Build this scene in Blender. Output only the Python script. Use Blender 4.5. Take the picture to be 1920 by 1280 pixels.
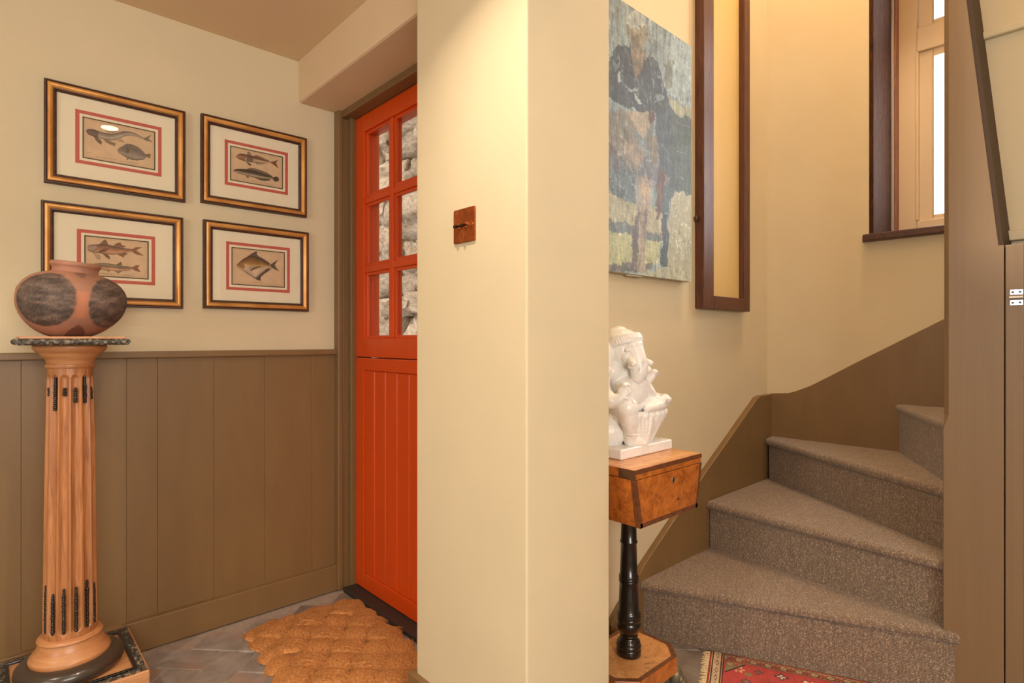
import bpy, bmesh, math, random
import numpy as np
from mathutils import Vector, Matrix, noise as mnoise

random.seed(7); RNG = np.random.RandomState(7)
for o in list(bpy.data.objects): bpy.data.objects.remove(o, do_unlink=True)
scene = bpy.context.scene
C = scene.collection
rad = math.radians

# ------------------------------------------------------------------ camera
F, YAW, CY, CAMH = 1072.0, rad(47.4), 637.0, 1.05
SN, CS = math.sin(YAW), math.cos(YAW)
cam = bpy.data.cameras.new('camera'); cam.sensor_width = 36; cam.lens = 36 * F / 1920
cam.shift_y = (CY - 640) / 1920; cam.clip_start = 0.02
camo = bpy.data.objects.new('camera', cam); C.objects.link(camo)
camo.location = (0, 0, CAMH); camo.rotation_euler = (rad(90), 0, YAW - rad(90))
scene.camera = camo
# ------------------------------------------------------------------ sky
W = bpy.data.worlds.new('sky'); scene.world = W; W.use_nodes = True
bg = W.node_tree.nodes['Background']; bg.inputs[0].default_value = (0.90, 0.95, 1.0, 1); bg.inputs[1].default_value = 2.2
sun = bpy.data.lights.new('sun', 'SUN'); sun.energy = 4.0; sun.angle = rad(3); sun.color = (1, .95, .88)
suno = bpy.data.objects.new('sun', sun); C.objects.link(suno)
suno.rotation_euler = Vector((-.5, .5, .75)).to_track_quat('Z', 'Y').to_euler()
# ------------------------------------------------------------------ daylight at the windows
def area(name, loc, direction, sx, sy, power, col, spread=180):
    l = bpy.data.lights.new(name, 'AREA'); l.shape = 'RECTANGLE'; l.size = sx; l.size_y = sy
    l.energy = power; l.color = col; l.spread = rad(spread)
    o = bpy.data.objects.new(name, l); C.objects.link(o); o.location = loc
    o.rotation_euler = (-Vector(direction)).to_track_quat('Z', 'Y').to_euler(); return o
area('daylight_side_window', (-.35, -1.86, 1.45), (0, 1, 0), 1.5, 1.05, 50, (1, .985, .96))
area('daylight_rear_window', (-2.26, .1, 1.45), (1, 0, 0), 1.5, 1.05, 20, (1, .985, .96))
area('daylight_stair_window', (3.3, .35, 2.2), (-1, 0, 0), .72, 1.3, 30, (.98, .99, 1))
scene.view_settings.view_transform = 'Standard'; scene.view_settings.look = 'None'
scene.view_settings.exposure = 0.06; scene.view_settings.gamma = 1
scene.view_settings.use_curve_mapping = False

# ------------------------------------------------------------------ photo pixel -> place
def ray(x, y):
    l = (x - 960) / F
    return np.array([CS + l * SN, SN - l * CS, -(y - CY) / F])
O3 = np.array([0, 0, CAMH])
def onX(x, y, X): r = ray(x, y); return O3 + r * (X / r[0])
def onY(x, y, Y): r = ray(x, y); return O3 + r * (Y / r[1])
def onZ(x, y, Z): r = ray(x, y); return O3 + r * ((Z - CAMH) / r[2])

# ------------------------------------------------------------------ materials
def lin(c):
    return tuple((v / 255 / 12.92) if v / 255 <= .04045 else ((v / 255 + .055) / 1.055) ** 2.4 for v in c)
def newmat(name):
    m = bpy.data.materials.new(name); m.use_nodes = True
    nt = m.node_tree; b = nt.nodes['Principled BSDF']; return m, nt, b
def N(nt, typ, **kw):
    n = nt.nodes.new(typ)
    for k, v in kw.items():
        if k in n.inputs.keys() if hasattr(n.inputs, 'keys') else False: n.inputs[k].default_value = v
        else: setattr(n, k, v)
    return n
def ramp(nt, fac, stops):
    r = nt.nodes.new('ShaderNodeValToRGB'); e = r.color_ramp.elements
    while len(e) < len(stops): e.new(.5)
    for i, (p, c) in enumerate(stops):
        e[i].position = p; e[i].color = (*c, 1)
    nt.links.new(fac, r.inputs[0]); return r.outputs[0]
def coords(nt, scale=(1, 1, 1), kind='Object'):
    t = nt.nodes.new('ShaderNodeTexCoord'); m = nt.nodes.new('ShaderNodeMapping')
    m.inputs['Scale'].default_value = scale; nt.links.new(t.outputs[kind], m.inputs[0]); return m.outputs[0]
def noise(nt, vec, scale, detail=4, rough=.55, dist=0):
    n = nt.nodes.new('ShaderNodeTexNoise'); n.inputs['Scale'].default_value = scale; n.inputs['Detail'].default_value = detail
    n.inputs['Roughness'].default_value = rough; n.inputs['Distortion'].default_value = dist
    nt.links.new(vec, n.inputs['Vector']); return n.outputs['Fac']
def bump(nt, b, h, strength=.3, dist=.002):
    n = nt.nodes.new('ShaderNodeBump'); n.inputs['Strength'].default_value = strength; n.inputs['Distance'].default_value = dist
    nt.links.new(h, n.inputs['Height']); nt.links.new(n.outputs[0], b.inputs['Normal']); return n
def mixc(nt, fac, a, b):
    m = nt.nodes.new('ShaderNodeMix'); m.data_type = 'RGBA'
    for s, v in ((0, fac), (6, a), (7, b)):
        if hasattr(v, 'is_linked') or hasattr(v, 'node'): nt.links.new(v, m.inputs[s])
        else: m.inputs[s].default_value = v if s == 0 else (*v, 1)
    return m.outputs[2]
def paint(name, rgb, rough=.6, var=.06, scale=(3, 3, 3), bs=.25, bd=.002, nscale=14, spec=.4):
    m, nt, b = newmat(name); c = lin(rgb); v = coords(nt, scale)
    f = noise(nt, v, 2.5, 5)
    col = ramp(nt, f, [(.25, tuple(x * (1 - var) for x in c)), (.75, tuple(min(1, x * (1 + var)) for x in c))])
    nt.links.new(col, b.inputs['Base Color']); b.inputs['Roughness'].default_value = rough
    b.inputs['Specular IOR Level'].default_value = spec
    if bs: bump(nt, b, noise(nt, v, nscale, 6, .6), bs, bd)
    return m
def wood(name, dark, light, rough=.4, scale=(14, 14, 1.2), bs=.15, dist=1.5, coat=0, mid=.5):
    m, nt, b = newmat(name); v = coords(nt, scale)
    f = noise(nt, v, 4, 8, .65, dist)
    nt.links.new(ramp(nt, f, [(.28, lin(dark)), (mid, tuple((a + c) / 2 for a, c in zip(lin(dark), lin(light)))), (.75, lin(light))]), b.inputs['Base Color'])
    b.inputs['Roughness'].default_value = rough; b.inputs['Coat Weight'].default_value = coat; b.inputs['Coat Roughness'].default_value = .2
    if bs: bump(nt, b, f, bs, .001)
    return m
def burl(name, dark, light, rough=.3, scale=30):
    m, nt, b = newmat(name); v = coords(nt)
    f1 = noise(nt, v, scale * .35, 6, .7, 2.5); f2 = noise(nt, v, scale * 2.2, 5, .7, 1)
    c1 = ramp(nt, f1, [(.3, lin(dark)), (.6, lin(light))])
    spots = ramp(nt, f2, [(.33, (0, 0, 0)), (.42, (1, 1, 1))])
    nt.links.new(mixc(nt, spots, tuple(x * .45 for x in lin(dark)), c1), b.inputs['Base Color'])
    b.inputs['Roughness'].default_value = rough; b.inputs['Coat Weight'].default_value = .25; b.inputs['Coat Roughness'].default_value = .15
    return m
def plain(name, rgb, rough=.5, metal=0, coat=0):
    m, nt, b = newmat(name); b.inputs['Base Color'].default_value = (*lin(rgb), 1); b.inputs['Roughness'].default_value = rough
    b.inputs['Metallic'].default_value = metal; b.inputs['Coat Weight'].default_value = coat; return m
def glass(name, refl=.06, tint=(1, 1, 1)):
    m = bpy.data.materials.new(name); m.use_nodes = True; nt = m.node_tree; nt.nodes.clear()
    o = nt.nodes.new('ShaderNodeOutputMaterial'); t = nt.nodes.new('ShaderNodeBsdfTransparent'); g = nt.nodes.new('ShaderNodeBsdfGlossy')
    t.inputs[0].default_value = (*tint, 1); g.inputs['Roughness'].default_value = .015
    lw = nt.nodes.new('ShaderNodeLayerWeight'); lw.inputs[0].default_value = .5
    pw = nt.nodes.new('ShaderNodeMath'); pw.operation = 'POWER'; pw.inputs[1].default_value = 5; nt.links.new(lw.outputs['Facing'], pw.inputs[0])
    ml = nt.nodes.new('ShaderNodeMath'); ml.operation = 'MULTIPLY_ADD'; ml.inputs[1].default_value = .9; ml.inputs[2].default_value = refl * .6; nt.links.new(pw.outputs[0], ml.inputs[0])
    mx = nt.nodes.new('ShaderNodeMixShader'); nt.links.new(ml.outputs[0], mx.inputs[0]); nt.links.new(t.outputs[0], mx.inputs[1]); nt.links.new(g.outputs[0], mx.inputs[2])
    nt.links.new(mx.outputs[0], o.inputs[0]); return m
def vcol(name, rough=.7, bs=0, bscale=200, bd=.001, coat=0, stretch=(1, 1, 1)):
    m, nt, b = newmat(name); a = nt.nodes.new('ShaderNodeVertexColor'); a.layer_name = 'Col'
    nt.links.new(a.outputs[0], b.inputs['Base Color']); b.inputs['Roughness'].default_value = rough; b.inputs['Coat Weight'].default_value = coat
    if bs: bump(nt, b, noise(nt, coords(nt, stretch), bscale, 5, .65, .5), bs, bd)
    return m

M = {}
CREAM = (214, 196, 160)
M['plaster'] = paint('cream_plaster', CREAM, .75, .035, (1.5, 1.5, 1.5), .22, .004, 10, .25)
M['ceiling'] = paint('ceiling_plaster', (224, 198, 160), .85, .03, (1.5, 1.5, 1.5), .2, .004, 9, .2)
M['panel_gold'] = paint('golden_cream_panel', (218, 184, 118), .55, .05, (4, 4, .7), .1, .002)
M['brown'] = paint('olive_brown_paint', (126, 97, 60), .42, .07, (6, 6, 1.2), .18, .0015, 20, .45)
M['brown_post'] = paint('brown_brushed_paint', (130, 104, 74), .4, .05, (30, 30, 1), .35, .001, 12, .5)
M['brown_shaded'] = paint('shaded_brown_paint', (62, 42, 20), .7, .06, (6, 6, 1), .15, .001)  # brown darkened to stand for the shade on the slanted batten
M['orange'] = paint('orange_gloss_paint', (216, 76, 14), .33, .05, (5, 5, 1), .1, .001, 20, .5)
M['window_cream'] = paint('cream_gloss_paint', (222, 196, 160), .35, .03, (4, 4, 1), .08, .001, 20, .5)
M['cream_panel'] = paint('pale_cream_board', (208, 192, 156), .6, .04, (2, 2, 2), .12, .002)
M['dark_wood'] = wood('dark_stained_timber', (30, 16, 9), (96, 56, 30), .8, (9, 9, 1.6), .6, 3, 0, .56)
M['dark_wood'].node_tree.nodes['Principled BSDF'].inputs['Specular IOR Level'].default_value = .12
M['sill_wood'] = wood('dark_sill_timber', (48, 24, 12), (96, 52, 30), .45, (2, 9, 9), .3, 1.5)
M['frame_wood'] = wood('dark_frame_timber', (60, 30, 18), (112, 66, 44), .42, (20, 20, 1.5), .25, 1.5)
M['red_bead'] = wood('reddish_bead_timber', (110, 62, 40), (176, 112, 78), .45, (20, 20, 2), .1)
M['glass'] = glass('window_glass'); M['pglass'] = glass('picture_glass')
M['slate'] = plain('dark_threshold', (52, 44, 38), .55)
M['pine'] = wood('warm_mahogany', (138, 80, 40), (202, 138, 86), .42, (22, 22, 1.1), .12, 1.6, .1)
M['pine_turned'] = wood('warm_mahogany_turned', (168, 106, 60), (206, 148, 98), .38, (2, 2, 22), .05, .4, .15)
M['pine_flat'] = wood('warm_mahogany_flat', (166, 106, 62), (214, 158, 108), .4, (2.5, 14, 14), .08, 1)
M['ebony'] = plain('ebonised_wood', (22, 17, 14), .22, 0, .4)
M['torus_dark'] = plain('dark_polished_moulding', (66, 54, 44), .28, 0, .3)
M['bead'] = plain('dark_carved_husk', (40, 30, 22), .35)
M['chrome'] = plain('polished_chrome', (215, 215, 215), .18, 1)
M['steel_dark'] = plain('dark_steel', (70, 64, 58), .3, 1)
M['burl'] = burl('burr_walnut', (128, 60, 16), (196, 112, 44), .28)
M['burl_top'] = burl('pale_burr_walnut', (186, 122, 66), (220, 160, 98), .35)  # paler burr walnut for the base and lid tops
M['band'] = wood('rosewood_crossband', (66, 34, 18), (136, 82, 48), .35, (9, 9, 30), .05)
M['worn'] = burl('scuffed_dark_veneer', (52, 34, 22), (94, 62, 38), .45)
M['mortar'] = paint('lime_mortar', (150, 138, 120), .95, .2, (6, 6, 6), .6, .01)
M['ground'] = paint('outside_ground', (128, 122, 112), .95, .2, (6, 6, 6), .5, .01)
M['canvas_edge'] = paint('bare_canvas', (196, 184, 158), .9, .05, (20, 20, 20), .3, .001)
M['fibre_mat_backing'] = plain('mat_backing', (92, 82, 72), .9)

def mk():
    m, nt, b = newmat('picture_frame_gold'); v = coords(nt, (3, 3, 3)); f = noise(nt, v, 3, 3)
    nt.links.new(ramp(nt, f, [(.3, lin((194, 130, 62))), (.7, lin((230, 170, 94)))]), b.inputs['Base Color'])
    b.inputs['Metallic'].default_value = .35; b.inputs['Roughness'].default_value = .34; return m
M['gold'] = mk()
M['frame_dark'] = wood('picture_frame_brown', (42, 22, 12), (92, 54, 32), .4, (6, 6, 6), .1)
def mk():
    m, nt, b = newmat('aged_copper'); v = coords(nt, (1, 1, 1)); f = noise(nt, v, 40, 5, .6, 1)
    nt.links.new(ramp(nt, f, [(.3, lin((128, 62, 22))), (.7, lin((184, 98, 46)))]), b.inputs['Base Color'])
    b.inputs['Metallic'].default_value = .75; b.inputs['Roughness'].default_value = .38; return m
M['copper'] = mk(); M['copper_bright'] = plain('bright_copper', (226, 138, 72), .22, .9)
def mk():
    m, nt, b = newmat('grey_floor_tile'); v = coords(nt, (1, 1, 1)); oi = nt.nodes.new('ShaderNodeObjectInfo')
    add = nt.nodes.new('ShaderNodeVectorMath'); add.operation = 'ADD'
    sc = nt.nodes.new('ShaderNodeMath'); sc.operation = 'MULTIPLY'; sc.inputs[1].default_value = 37
    nt.links.new(oi.outputs['Random'], sc.inputs[0]); nt.links.new(v, add.inputs[0]); nt.links.new(sc.outputs[0], add.inputs[1])
    f = noise(nt, add.outputs[0], 9, 7, .6, .8); f2 = noise(nt, add.outputs[0], 3.5, 4, .6)
    c = ramp(nt, f, [(.3, lin((106, 96, 89))), (.7, lin((158, 145, 134)))])
    rust = ramp(nt, f2, [(.58, (0, 0, 0)), (.72, (1, 1, 1))])
    c = mixc(nt, rust, c, lin((158, 118, 96)))
    hs = nt.nodes.new('ShaderNodeHueSaturation'); mr = nt.nodes.new('ShaderNodeMapRange'); mr.inputs['To Min'].default_value = .8; mr.inputs['To Max'].default_value = 1.15
    nt.links.new(oi.outputs['Random'], mr.inputs[0]); nt.links.new(mr.outputs[0], hs.inputs['Value']); nt.links.new(c, hs.inputs['Color'])
    nt.links.new(hs.outputs[0], b.inputs['Base Color']); b.inputs['Roughness'].default_value = .42
    bump(nt, b, f, .3, .002); return m
M['tile'] = mk(); M['grout'] = paint('tile_grout', (160, 142, 126), .9, .15, (20, 20, 20), .3, .001)
def mk():
    m, nt, b = newmat('garden_stone'); v = coords(nt, (1, 1, 1)); oi = nt.nodes.new('ShaderNodeObjectInfo')
    f = noise(nt, v, 9, 9, .65, .6); f2 = noise(nt, v, 34, 6, .7)
    c = ramp(nt, f, [(.28, lin((126, 100, 80))), (.5, lin((188, 160, 130))), (.75, lin((222, 204, 182)))])
    hs = nt.nodes.new('ShaderNodeHueSaturation'); mr = nt.nodes.new('ShaderNodeMapRange'); mr.inputs['To Min'].default_value = .75; mr.inputs['To Max'].default_value = 1.15
    nt.links.new(oi.outputs['Random'], mr.inputs[0]); nt.links.new(mr.outputs[0], hs.inputs['Value']); nt.links.new(c, hs.inputs['Color'])
    nt.links.new(hs.outputs[0], b.inputs['Base Color']); b.inputs['Roughness'].default_value = .95
    bump(nt, b, f2, 1.0, .02); return m
M['stone'] = mk()
def mk():
    m, nt, b = newmat('ribbed_taupe_carpet'); v = coords(nt, (1, 1, 1), 'UV')
    sx_ = nt.nodes.new('ShaderNodeSeparateXYZ'); nt.links.new(v, sx_.inputs[0])
    def mth(op, a_, b_=0.0):
        n_ = nt.nodes.new('ShaderNodeMath'); n_.operation = op
        for i_, q_ in enumerate((a_, b_)):
            if hasattr(q_, 'node'): nt.links.new(q_, n_.inputs[i_])
            else: n_.inputs[i_].default_value = q_
        return n_.outputs[0]
    row = mth('DIVIDE', sx_.outputs['Y'], .0046); fl = mth('FLOOR', row); fr0 = mth('FRACT', row)
    rib = mth('SINE', mth('MULTIPLY', fr0, math.pi))
    cmb = nt.nodes.new('ShaderNodeCombineXYZ'); nt.links.new(mth('MULTIPLY', sx_.outputs['X'], 230), cmb.inputs[0]); nt.links.new(mth('MULTIPLY', fl, 3.7), cmb.inputs[1])
    stc = ramp(nt, noise(nt, cmb.outputs[0], 1.0, 2, .6), [(.34, lin((122, 103, 87))), (.52, lin((142, 121, 102))), (.68, lin((190, 168, 142)))])
    ribc = ramp(nt, rib, [(.0, (.56, .54, .52)), (.5, (1, 1, 1))])
    f = noise(nt, v, 260, 3, .7); sp = ramp(nt, f, [(.36, (.72, .70, .68)), (.5, (.98, .97, .96)), (.66, (1.2, 1.18, 1.15))])
    f3 = noise(nt, coords(nt, (60, 3, 1), 'UV'), 3, 3); st = ramp(nt, f3, [(.3, (.84, .84, .84)), (.7, (1.12, 1.12, 1.12))])
    def mul(a, c):
        x = nt.nodes.new('ShaderNodeMix'); x.data_type = 'RGBA'; x.blend_type = 'MULTIPLY'; x.inputs[0].default_value = 1
        nt.links.new(a, x.inputs[6]); nt.links.new(c, x.inputs[7]); return x.outputs[2]
    nt.links.new(mul(mul(mul(stc, ribc), sp), st), b.inputs['Base Color']); b.inputs['Roughness'].default_value = .95
    b.inputs['Sheen Weight'].default_value = .25; b.inputs['Sheen Roughness'].default_value = .5; b.inputs['Specular IOR Level'].default_value = .1
    bump(nt, b, rib, .6, .002); return m
M['carpet'] = mk()
def mk():
    m, nt, b = newmat('white_marble'); v = coords(nt); f = noise(nt, v, 9, 8, .6, 2.5)
    nt.links.new(ramp(nt, f, [(.28, lin((188, 180, 174))), (.40, lin((238, 233, 226))), (.7, lin((246, 243, 238)))]), b.inputs['Base Color'])
    b.inputs['Roughness'].default_value = .3; b.inputs['Subsurface Weight'].default_value = .08; b.inputs['Subsurface Radius'].default_value = (.01, .008, .006)
    bump(nt, b, noise(nt, v, 60, 3), .05, .002); return m
M['marble'] = mk()
def mk():
    m, nt, b = newmat('coir_fibre'); v = coords(nt, (1, 1, 1)); f = noise(nt, v, 160, 3, .7)
    nt.links.new(ramp(nt, f, [(.3, lin((166, 104, 52))), (.5, lin((210, 144, 82))), (.75, lin((236, 184, 122)))]), b.inputs['Base Color'])
    b.inputs['Roughness'].default_value = .9; b.inputs['Specular IOR Level'].default_value = .15; bump(nt, b, f, .8, .004); return m
M['coir'] = mk()
def mk():
    m, nt, b = newmat('carved_dark_relief'); v = coords(nt); 
    vo = nt.nodes.new('ShaderNodeTexVoronoi'); vo.inputs['Scale'].default_value = 95; nt.links.new(v, vo.inputs['Vector'])
    nt.links.new(ramp(nt, vo.outputs['Distance'], [(.1, lin((142, 130, 110))), (.55, lin((62, 54, 44)))]), b.inputs['Base Color'])
    b.inputs['Roughness'].default_value = .4
    iv = nt.nodes.new('ShaderNodeMath'); iv.operation = 'SUBTRACT'; iv.inputs[0].default_value = 1; nt.links.new(vo.outputs['Distance'], iv.inputs[1])
    bump(nt, b, iv.outputs[0], .45, .003); return m
M['carved'] = mk()

# ------------------------------------------------------------------ mesh helpers
ORG = {}
class MB:
    def __init__(s): s.v = []; s.f = []; s.m = []; s.uv = {}
    def face(s, idx, mat=0): s.f.append(tuple(idx)); s.m.append(mat)
    def box(s, x0, x1, y0, y1, z0, z1, mat=0):
        n = len(s.v)
        s.v += [(x, y, z) for z in (z0, z1) for y in (y0, y1) for x in (x0, x1)]
        for q in ((0, 2, 3, 1), (4, 5, 7, 6), (0, 1, 5, 4), (2, 6, 7, 3), (0, 4, 6, 2), (1, 3, 7, 5)): s.face([n + i for i in q], mat)
        return s
    def prism(s, pts, a, b, axis='z', mat=0):
        """pts 2-D outline; axis z: (x,y); x: (y,z); y: (x,z)"""
        n = len(s.v); k = len(pts)
        def P(p, h): return (p[0], p[1], h) if axis == 'z' else (h, p[0], p[1]) if axis == 'x' else (p[0], h, p[1])
        s.v += [P(p, a) for p in pts] + [P(p, b) for p in pts]
        s.face([n + i for i in range(k)][::-1], mat); s.face([n + k + i for i in range(k)], mat)
        for i in range(k): j = (i + 1) % k; s.face((n + i, n + j, n + k + j, n + k + i), mat)
        return s
    def lathe(s, prof, c, n=48, mats=None, close=True):
        b = len(s.v); k = len(prof)
        for r, z in prof:
            for i in range(n): a = 2 * math.pi * i / n; s.v.append((c[0] + r * math.cos(a), c[1] + r * math.sin(a), c[2] + z))
        for j in range(k - 1):
            for i in range(n):
                i2 = (i + 1) % n
                s.face((b + j * n + i, b + j * n + i2, b + (j + 1) * n + i2, b + (j + 1) * n + i), mats[j] if mats else 0)
        if close:
            s.face([b + i for i in range(n)][::-1], mats[0] if mats else 0); s.face([b + (k - 1) * n + i for i in range(n)], mats[-1] if mats else 0)
        return s
    def tube(s, path, radii, n=10, mat=0):
        b = len(s.v); P = [Vector(p) for p in path]; up = Vector((0, 0, 1))
        for i, p in enumerate(P):
            t = (P[min(i + 1, len(P) - 1)] - P[max(i - 1, 0)]).normalized()
            a = t.cross(up if abs(t.z) < .9 else Vector((1, 0, 0))).normalized(); c2 = t.cross(a)
            for k in range(n):
                an = 2 * math.pi * k / n; s.v.append(tuple(p + (a * math.cos(an) + c2 * math.sin(an)) * radii[i]))
        for i in range(len(P) - 1):
            for k in range(n): k2 = (k + 1) % n; s.face((b + i * n + k, b + (i + 1) * n + k, b + (i + 1) * n + k2, b + i * n + k2), mat)
        s.face([b + k for k in range(n)], mat); s.face([b + (len(P) - 1) * n + k for k in range(n)][::-1], mat); return s
    def ball(s, c, r, seg=16, ring=10, mat=0, rot=None):
        b = len(s.v); r = (r, r, r) if not hasattr(r, '__len__') else r
        for j in range(ring + 1):
            th = math.pi * j / ring
            for i in range(seg):
                ph = 2 * math.pi * i / seg
                p = Vector((r[0] * math.sin(th) * math.cos(ph), r[1] * math.sin(th) * math.sin(ph), r[2] * math.cos(th)))
                if rot: p = rot @ p
                s.v.append((c[0] + p.x, c[1] + p.y, c[2] + p.z))
        for j in range(ring):
            for i in range(seg): i2 = (i + 1) % seg; s.face((b + j * seg + i, b + (j + 1) * seg + i, b + (j + 1) * seg + i2, b + j * seg + i2), mat)
        return s
    def mesh(s, name, mats, org=(0, 0, 0), smooth=False):
        me = bpy.data.meshes.new(name)
        me.from_pydata([(a - org[0], b - org[1], c - org[2]) for a, b, c in s.v], [], s.f)
        for m in mats: me.materials.append(m)
        if len(mats) > 1: me.polygons.foreach_set('material_index', s.m)
        if smooth: me.polygons.foreach_set('use_smooth', [True] * len(me.polygons))
        me.validate(); return me
    def build(s, name, mats, parent=None, bevel=0, smooth=False, seg=2, org=None, fix=True):
        if not isinstance(mats, (list, tuple)): mats = [mats]
        og = ORG.get(parent.name, (0, 0, 0)) if parent else (org or (0, 0, 0))
        me = s.mesh(name, mats, og, smooth)
        if fix:
            bm = bmesh.new(); bm.from_mesh(me); bmesh.ops.remove_doubles(bm, verts=bm.verts, dist=1e-6)
            bmesh.ops.recalc_face_normals(bm, faces=bm.faces); bm.to_mesh(me); bm.free()
        return link(name, me, parent, og, bevel, seg, smooth)
def link(name, me, parent=None, og=(0, 0, 0), bevel=0, seg=2, smooth=False):
    o = bpy.data.objects.new(name, me); C.objects.link(o)
    if parent: o.parent = parent
    else: o.location = og
    ORG[o.name] = og
    if bevel:
        md = o.modifiers.new('bevel', 'BEVEL'); md.width = bevel; md.segments = seg; md.limit_method = 'ANGLE'; md.angle_limit = rad(35)
        md.harden_normals = False
    if smooth: 
        try: me.set_sharp_from_angle(angle=rad(48))
        except Exception: pass
    return o
def tag(o, label, cat, group=None):
    o['label'] = label; o['category'] = cat
    if group: o['group'] = group
    return o
def struct(o, label=None):
    o['kind'] = 'structure'
    if label: o['label'] = label
    return o
def thing(name, loc, label, cat, group=None):
    o = bpy.data.objects.new(name, None); C.objects.link(o); o.location = loc; o.empty_display_size = .1; ORG[o.name] = tuple(loc)
    return tag(o, label, cat, group)
def setting(name, loc=(0, 0, 0), label=None):
    o = bpy.data.objects.new(name, None); C.objects.link(o); o.location = loc; ORG[o.name] = tuple(loc); return struct(o, label)
def place(name, me, parent, loc, rotz=0, scale=None):
    o = bpy.data.objects.new(name, me); C.objects.link(o); og = ORG[parent.name]; o.parent = parent
    o.location = [a - b for a, b in zip(loc, og)]; o.rotation_euler = (0, 0, rotz); ORG[o.name] = tuple(loc)
    if scale: o.scale = scale
    return o

# ------------------------------------------------------------------ raster: flat print as vertex colours on a fine grid
def inpoly(px, py, poly):
    r = np.zeros(px.shape, bool); n = len(poly)
    for i in range(n):
        x1, y1 = poly[i]; x2, y2 = poly[(i + 1) % n]
        if y1 == y2: continue
        c = ((y1 > py) != (y2 > py)) & (px < (x2 - x1) * (py - y1) / (y2 - y1) + x1); r ^= c
    return r
def smooth_noise(nx, ny, cells, seed):
    r = np.random.RandomState(seed); out = np.zeros((ny, nx)); amp = 1; tot = 0
    for k in range(4):
        cx, cy = max(2, int(cells[0] * 2 ** k)), max(2, int(cells[1] * 2 ** k)); g = r.rand(cy + 1, cx + 1)
        x = np.linspace(0, cx - 1e-3, nx); y = np.linspace(0, cy - 1e-3, ny); xi = x.astype(int); yi = y.astype(int)
        fx = x - xi; fy = y - yi; fx = fx * fx * (3 - 2 * fx); fy = fy * fy * (3 - 2 * fy)
        a = g[yi][:, xi] * (1 - fx) + g[yi][:, xi + 1] * fx; b = g[yi + 1][:, xi] * (1 - fx) + g[yi + 1][:, xi + 1] * fx
        out += amp * (a * (1 - fy[:, None]) + b * fy[:, None]); tot += amp; amp *= .55
    return out / tot
def l3(c):
    c = np.asarray(c, float) / 255
    return np.where(c <= .04045, c / 12.92, ((c + .055) / 1.055) ** 2.4)
def raster(name, P, col, mat, parent, flip=False):
    """P: ny x nx x 3 positions, col: ny x nx x 3 display colours 0-255"""
    ny, nx, _ = P.shape; og = ORG[parent.name] if parent else (0, 0, 0)
    me = bpy.data.meshes.new(name); me.vertices.add(nx * ny); me.vertices.foreach_set('co', (P - np.array(og)).astype(np.float32).ravel())
    j, i = np.meshgrid(np.arange(ny - 1), np.arange(nx - 1), indexing='ij'); a = (j * nx + i).ravel()
    q = np.stack([a, a + 1, a + nx + 1, a + nx], 1)
    if flip: q = q[:, ::-1]
    nf = len(q); me.loops.add(nf * 4); me.loops.foreach_set('vertex_index', q.ravel().astype(np.int32))
    me.polygons.add(nf); me.polygons.foreach_set('loop_start', (np.arange(nf) * 4).astype(np.int32))
    me.update(calc_edges=True); me.materials.append(mat)
    at = me.color_attributes.new('Col', 'FLOAT_COLOR', 'POINT'); c4 = np.ones((nx * ny, 4), np.float32); c4[:, :3] = l3(np.clip(col, 0, 255)).reshape(-1, 3)
    at.data.foreach_set('color', c4.ravel()); me.polygons.foreach_set('use_smooth', [True] * nf); me.validate()
    return link(name, me, parent, og)

# =================================================================== SETTING
LW, PW, WX, DX = 2.29, 1.20, 2.78, 1.151      # left wall, painting wall, window wall, door face
TOP = 4.2; CEIL = 2.176
struct(MB().box(-2.6, 1.2, LW, LW + .3, -.05, TOP).build('wall_left', M['plaster']), 'cream plaster wall above brown panelling')
struct(MB().box(-2.6, -2.3, -2.2, -.7, -.05, TOP).box(-2.6, -2.3, .9, LW, -.05, TOP).box(-2.6, -2.3, -.7, .9, -.05, .9).box(-2.6, -2.3, -.7, .9, 2.0, TOP).build('wall_rear', M['plaster']))
struct(MB().box(-2.3, -1.15, -2.2, -1.9, -.05, TOP).box(.45, 3.4, -2.2, -1.9, -.05, TOP).box(-1.15, .45, -2.2, -1.9, -.05, .9).box(-1.15, .45, -2.2, -1.9, 2.0, TOP).build('wall_side', M['plaster']))
pil = struct(MB().box(.89, 1.188, .919, 1.364, -.05, CEIL + .4).build('wall_pillar', M['plaster'], bevel=.005, seg=3), 'cream plastered wall end beside the orange door')
struct(MB().box(1.186, 3.4, PW, 1.36, -.05, TOP).build('wall_stair', M['plaster']), 'cream wall behind the painting and statue')
# wall round the door (to the right of the door, hidden, and over it)
struct(MB().box(1.14, 1.45, 1.36, 1.40, -.05, TOP).box(1.14, 1.3, 1.40, 2.30, 2.03, TOP).build('wall_door', M['plaster']))
struct(MB().box(.93, 1.25, 1.30, 2.295, 2.010, CEIL + .05).build('beam_over_door', M['ceiling'], bevel=.01), 'plastered beam over the orange door')
OPY0, OPY1, OPZ0, OPZ1 = -.05, .765, 1.48, 2.95
struct(MB().box(WX, 3.12, OPY1, PW + .1, -.05, TOP).box(WX, 3.12, -2, OPY0, -.05, TOP).box(WX, 3.12, OPY0, OPY1, -.05, OPZ0).box(WX, 3.12, OPY0, OPY1, OPZ1, TOP).build('wall_window', M['plaster']), 'cream wall with the stair window')
struct(MB().box(-2.6, 1.188, -2.2, LW + .1, CEIL, CEIL + .2).build('ceiling', M['ceiling']), 'low cream ceiling of the hall')
struct(MB().box(1.0, 3.4, -2.2, 1.4, TOP, TOP + .2).build('ceiling_stair', M['ceiling']))
struct(MB().box(1.188, 1.25, -2.2, .919, CEIL, TOP).build('wall_upper', M['plaster']))
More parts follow.
